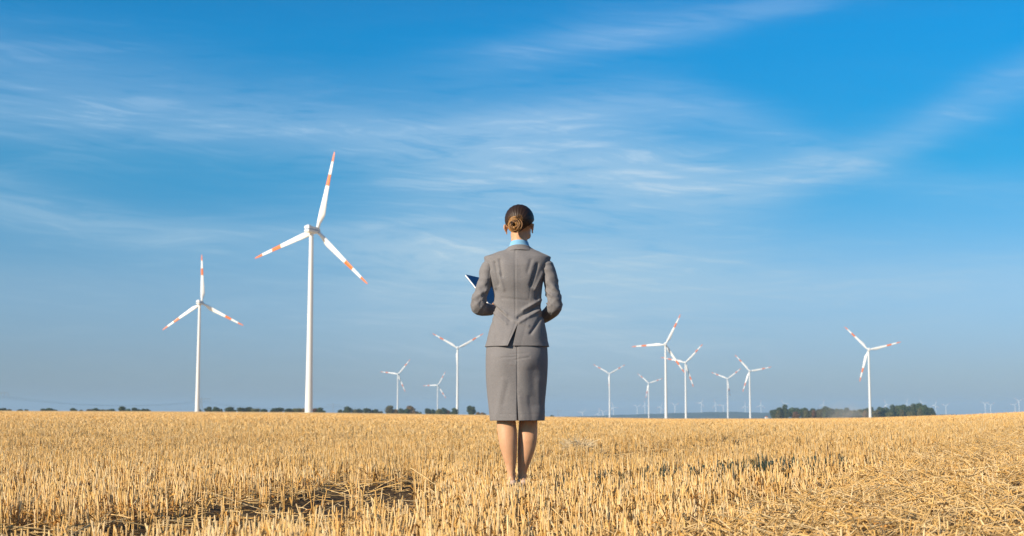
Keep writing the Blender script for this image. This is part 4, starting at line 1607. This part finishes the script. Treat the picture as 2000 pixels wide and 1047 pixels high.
def hair():
    na, nt = 220, 60
    V, C = [], []
    azs = np.linspace(0, 2 * math.pi, na, endpoint=False)      # 0 = back
    low = pchip([0, 0.35, 0.8, 1.25, 1.6, 1.9, 2.4, math.pi], [1.596, 1.598, 1.612, 1.640, 1.662, 1.672, 1.718, 1.726], np.minimum(azs, 2 * math.pi - azs))
    rng = np.random.default_rng(2)
    for i in range(nt):
        t = i / (nt - 1)
        for j, a in enumerate(azs):
            # polar angle from the crown down to the hairline
            zl = (low[j] - 1.682) / 0.0905
            tmax = math.acos(max(-0.98, min(0.98, zl)))
            th = t * tmax
            x = .0890 * math.sin(th) * math.sin(a)
            y = -.006 - .1045 * math.sin(th) * math.cos(a)
            z = 1.682 + .0930 * math.cos(th) * (1 if th < 1.57 else 0.973)
            # narrow towards the nape
            if z < 1.64:
                k = (1.64 - z) / 0.05
                x *= 1 - 0.24 * k
                y += 0.014 * k * max(0, math.cos(a))
            # strands converge on the knot: ripple by bearing seen from it
            ang = math.atan2(z - BUN[2], x - BUN[0])
            dist = math.hypot(z - BUN[2], x - BUN[0])
            rip = math.sin(ang * 34 + 3 * math.sin(dist * 40)) * 0.6 + math.sin(ang * 71 + dist * 55) * 0.4
            sc = 1 + 0.013 * rip * min(1, dist / 0.03) * (0.5 + 0.5 * max(0, math.cos(a)))
            edge = max(0, (t - 0.9) / 0.1)
            sc *= 1 - 0.055 * edge ** 2
            q = hd(x * sc, y * sc, 1.682 + (z - 1.682) * sc)
            V.append((q[0] - PX, q[1], q[2]))
            lite = max(0.0, 0.5 + 0.5 * rip) * math.exp(-(dist / 0.055) ** 2)  # sunlit gold round the knot, put into the hair colour
            C.append((0.026 + 0.16 * lite, 0.014 + 0.075 * lite, 0.0095 + 0.018 * lite, 1))
    F = grid_faces(nt, na, True)
    F.append(tuple(range(na))[::-1])
    me = mesh_from('hair', V, F)
    at = me.color_attributes.new('tone', 'FLOAT_COLOR', 'POINT')
    at.data.foreach_set('color', np.array(C, dtype=np.float32).ravel())
    bm = bmesh.new(); bm.from_mesh(me); bmesh.ops.recalc_face_normals(bm, faces=bm.faces); bm.to_mesh(me); bm.free()
    me.shade_smooth()
    h = obj('hair', me, person, M_HAIR)
    md = h.modifiers.new('thickness', 'SOLIDIFY'); md.thickness = 0.006; md.offset = -1
    tag(h, 'dark brown hair combed back into a bun')
    # the knot: many locks wound round, each a thin tube
    parts = []
    for k in range(64):
        r0 = rng.uniform(0.006, 0.047)
        lay = rng.uniform(-1, 1)
        a0 = rng.uniform(0, 6.28)
        turn = rng.uniform(2.2, 4.6)
        path, n = [], 16
        dome = math.sqrt(max(0.02, 1 - (r0 / 0.052) ** 2)) * 0.026
        for s in range(n):
            u = s / (n - 1)
            a = a0 + turn * u
            rr = r0 * (1 - 0.22 * u) + 0.003 * math.sin(u * 9 + k)
            yy = -dome - 0.012 * (1 if r0 > 0.016 else -0.6) + 0.004 * math.sin(u * 6.28 + k) + 0.003 * lay
            q = hd(BUN[0] + rr * math.cos(a) * 1.0, BUN[1] + 0.016 + yy, BUN[2] + rr * math.sin(a) * 1.06)
            path.append((q[0] - PX, q[1], q[2]))
        w = rng.uniform(0.0026, 0.0058)
        rad = [w * 0.4] + [w] * (n - 2) + [w * 0.3]
        G, _, _ = tube_grid(path, rad, 6, (0.1, 1, 0.1), 1)
        tone = rng.choice([0, 1, 1, 2], 1)[0]
        col = [(0.05, 0.022, 0.008), (0.22, 0.10, 0.028), (0.40, 0.20, 0.06)][tone]  # locks lightened to gold: sunlight on the bun put into their colour
        parts.append((G, col))
    bl = Blob()
    for G, _ in parts:
        bl.grid(G)
    me = mesh_from('bun', bl.V, bl.F)
    at = me.color_attributes.new('tone', 'FLOAT_COLOR', 'POINT')
    at.data.foreach_set('color', np.concatenate([np.tile((*c, 1), (G.shape[0] * G.shape[1], 1)) for G, c in parts]).astype(np.float32).ravel())
    bm = bmesh.new(); bm.from_mesh(me); bmesh.ops.recalc_face_normals(bm, faces=bm.faces); bm.to_mesh(me); bm.free()
    me.shade_smooth()
    tag(obj('bun', me, h, M_HAIR), 'twisted dark brown bun with sunlit gold put into its colour')
    # stray wisps
    bl = Blob()
    for k in range(26):
        a = rng.uniform(-1.2, 1.2) + (math.pi / 2)
        d0 = rng.uniform(0.03, 0.05)
        p = []
        for s in range(5):
            u = s / 4
            rr = d0 + 0.028 * u
            aa = a + 0.35 * u * rng.normal(0, 1)
            x, z = BUN[0] + rr * math.cos(aa), BUN[2] + rr * math.sin(aa)
            yy = -0.006 - 0.1045 * math.sqrt(max(0.05, 1 - (x / .089) ** 2 - ((z - 1.682) / .093) ** 2)) - 0.002 - 0.005 * math.sin(u * 3.1)
            q = hd(x, yy, z)
            p.append((q[0] - PX, q[1], q[2]))
        G, _, _ = tube_grid(p, [0.0007] * 4 + [0.0003], 4, (0.2, 1, 0.1), 2)
        bl.grid(G)
    me = mesh_from('wisps', bl.V, bl.F)
    at = me.color_attributes.new('tone', 'FLOAT_COLOR', 'POINT')
    at.data.foreach_set('color', np.tile((0.22, 0.11, 0.035, 1), (len(bl.V), 1)).astype(np.float32).ravel())
    obj('wisps', me, h, M_HAIR)


hair()


# --- pumps
def shoe(cx, y0, spl):
    n, m = 30, 26
    G = []
    prof = [(-.047, .085, .014, .020), (-.040, .080, .024, .036), (-.020, .072, .0285, .050), (.010, .060, .030, .036), (.045, .044, .030, .030), (.080, .028, .033, .024), (.115, .0155, .038, .022), (.145, .013, .041, .026), (.175, .012, .037, .026), (.200, .011, .026, .020), (.222, .010, .010, .010)]
    ys = np.linspace(prof[0][0], prof[-1][0], m)
    pr = np.array(prof)
    for y in ys:
        z0, hw, hh = [float(pchip(pr[:, 0], pr[:, k], y)) for k in (1, 2, 3)]
        k = max(0, (y + .02) / .24)
        ring = []
        for i in range(n):
            a = 2 * math.pi * i / n
            ring.append((cx - PX + spl * k + hw * math.cos(a), y0 + y, z0 - 0.004 + (hh * 0.5) * (1 + math.sin(a)) if math.sin(a) > 0 else z0 - 0.004 + hh * 0.5 * (1 + max(-1, math.sin(a) * 1.1))))
        G.append(ring)
    bl = Blob()
    bl.grid(np.array(G))
    me = mesh_from('shoe', bl.V, bl.F)
    bm = bmesh.new(); bm.from_mesh(me); bmesh.ops.recalc_face_normals(bm, faces=bm.faces); bm.to_mesh(me); bm.free()
    me.shade_smooth()
    o = obj('shoe', me, person, M_SHOE)
    bl = Blob()
    bl.tube([(cx - PX, y0 - .030, 0.0), (cx - PX, y0 - .030, .02), (cx - PX, y0 - .024, .055), (cx - PX, y0 - .016, .088)], [.007, .0065, .010, .021], 14, (0, 1, 0))
    me = mesh_from('heel', bl.V, bl.F)
    bm = bmesh.new(); bm.from_mesh(me); bmesh.ops.recalc_face_normals(bm, faces=bm.faces); bm.to_mesh(me); bm.free()
    obj('heel', me, o, M_SHOE)
    tag(o, 'nude high-heeled pump')


shoe(-.003, 0.0, -0.02)
shoe(.0625, 0.055, 0.03)


# ------------------------------------------------------------------ the folder in the hands
def folder():
    P0 = Vector((-.293, PY + .375, 1.377))
    P1 = Vector((-.108, PY + .225, 1.136))
    a = P1 - P0
    b = Vector((.205, .19, -.056))
    b = b - a * (b.dot(a) / a.length_squared) * 0.72
    n = a.cross(b).normalized()
    if n.y > 0:
        n = -n                              # n points to the camera side
    root = empty('folder', tuple(P1))
    tag(root, 'dark blue folder with white papers, corner showing past the left arm of the person', 'folder')

    def slab(name, o, u, v, t0, t1, mat):
        V = []
        for t in (t0, t1):
            for p in (o, o + u, o + u + v, o + v):
                q = p + n * t - P1
                V.append(tuple(q))
        F = [(0, 1, 2, 3), (7, 6, 5, 4), (0, 4, 5, 1), (1, 5, 6, 2), (2, 6, 7, 3), (3, 7, 4, 0)]
        me = mesh_from(name, V, F)
        bm = bmesh.new(); bm.from_mesh(me); bmesh.ops.recalc_face_normals(bm, faces=bm.faces); bmesh.ops.bevel(bm, geom=bm.edges[:], offset=0.0006, segments=1, affect='EDGES'); bm.to_mesh(me); bm.free()
        return obj(name, me, root, mat)
    slab('cover', P0, a, b, 0.0, 0.0025, M_FOLD)
    slab('papers', P0 - b.normalized() * 0.003 + a * 0.005, a * 0.985, b * 0.99, -0.0075, -0.0006, M_PAPER)
    slab('back_cover', P0 + a * 0.02, a * 0.985, b, -0.011, -0.0085, M_FOLD)


folder()


# ------------------------------------------------------------------ single long straws that lie across the wheel track
def long_straw(a, b, r, sag, label):
    rng = np.random.default_rng(int(abs(a[0]) * 1000))
    A, B = np.array(a), np.array(b)
    pts = []
    for s in range(9):
        u = s / 8
        p = A + (B - A) * u
        p[2] += sag * math.sin(math.pi * u) + rng.normal(0, 0.002)
        pts.append(tuple(p))
    G, _, _ = tube_grid(pts, [r] * 7 + [r * 0.8, r * 0.6], 8, (0, 0.2, 1), 3)
    bl = Blob()
    bl.grid(G)
    me = mesh_from('long_straw', bl.V, bl.F)
    at = me.color_attributes.new('tone', 'FLOAT_COLOR', 'POINT')
    at.data.foreach_set('color', np.tile((0.80, 0.58, 0.28, 1), (len(bl.V), 1)).astype(np.float32).ravel())
    me.shade_smooth()
    o = obj('long_straw', me, None, STRAW)
    tag(o, label, 'straw', 'long single straws')


long_straw((-0.57, 8.55, 0.035), (-0.235, 8.75, 0.19), 0.0022, 0.012, 'long pale straw slanting up to the right over the dark track left of the feet')
long_straw((-0.62, 8.75, 0.17), (-0.46, 8.55, 0.08), 0.0022, 0.006, 'shorter pale straw slanting down to the right across the long one left of the feet')


# ------------------------------------------------------------------ air
def haze():
    bm = bmesh.new()
    bmesh.ops.create_cube(bm, size=1)
    me = bpy.data.meshes.new('haze')
    bm.to_mesh(me)
    bm.free()
    o = obj('haze', me)
    o.scale = (31600, 31600, 216)
    o.location = (0, 0, 216 / 2 - 60)
    m = bpy.data.materials.new('haze')
    m.use_nodes = True
    t = NT(m.node_tree)
    pv = t.n('ShaderNodeVolumePrincipled', Color=(0.44, 0.70, 1.0, 1), Density=0.00006, Anisotropy=0.0)
    t.n('ShaderNodeOutputMaterial', Volume=pv)
    me.materials.append(m)
    tag(o, 'thin pale blue haze over the far land', 'haze', kind='stuff')


haze()
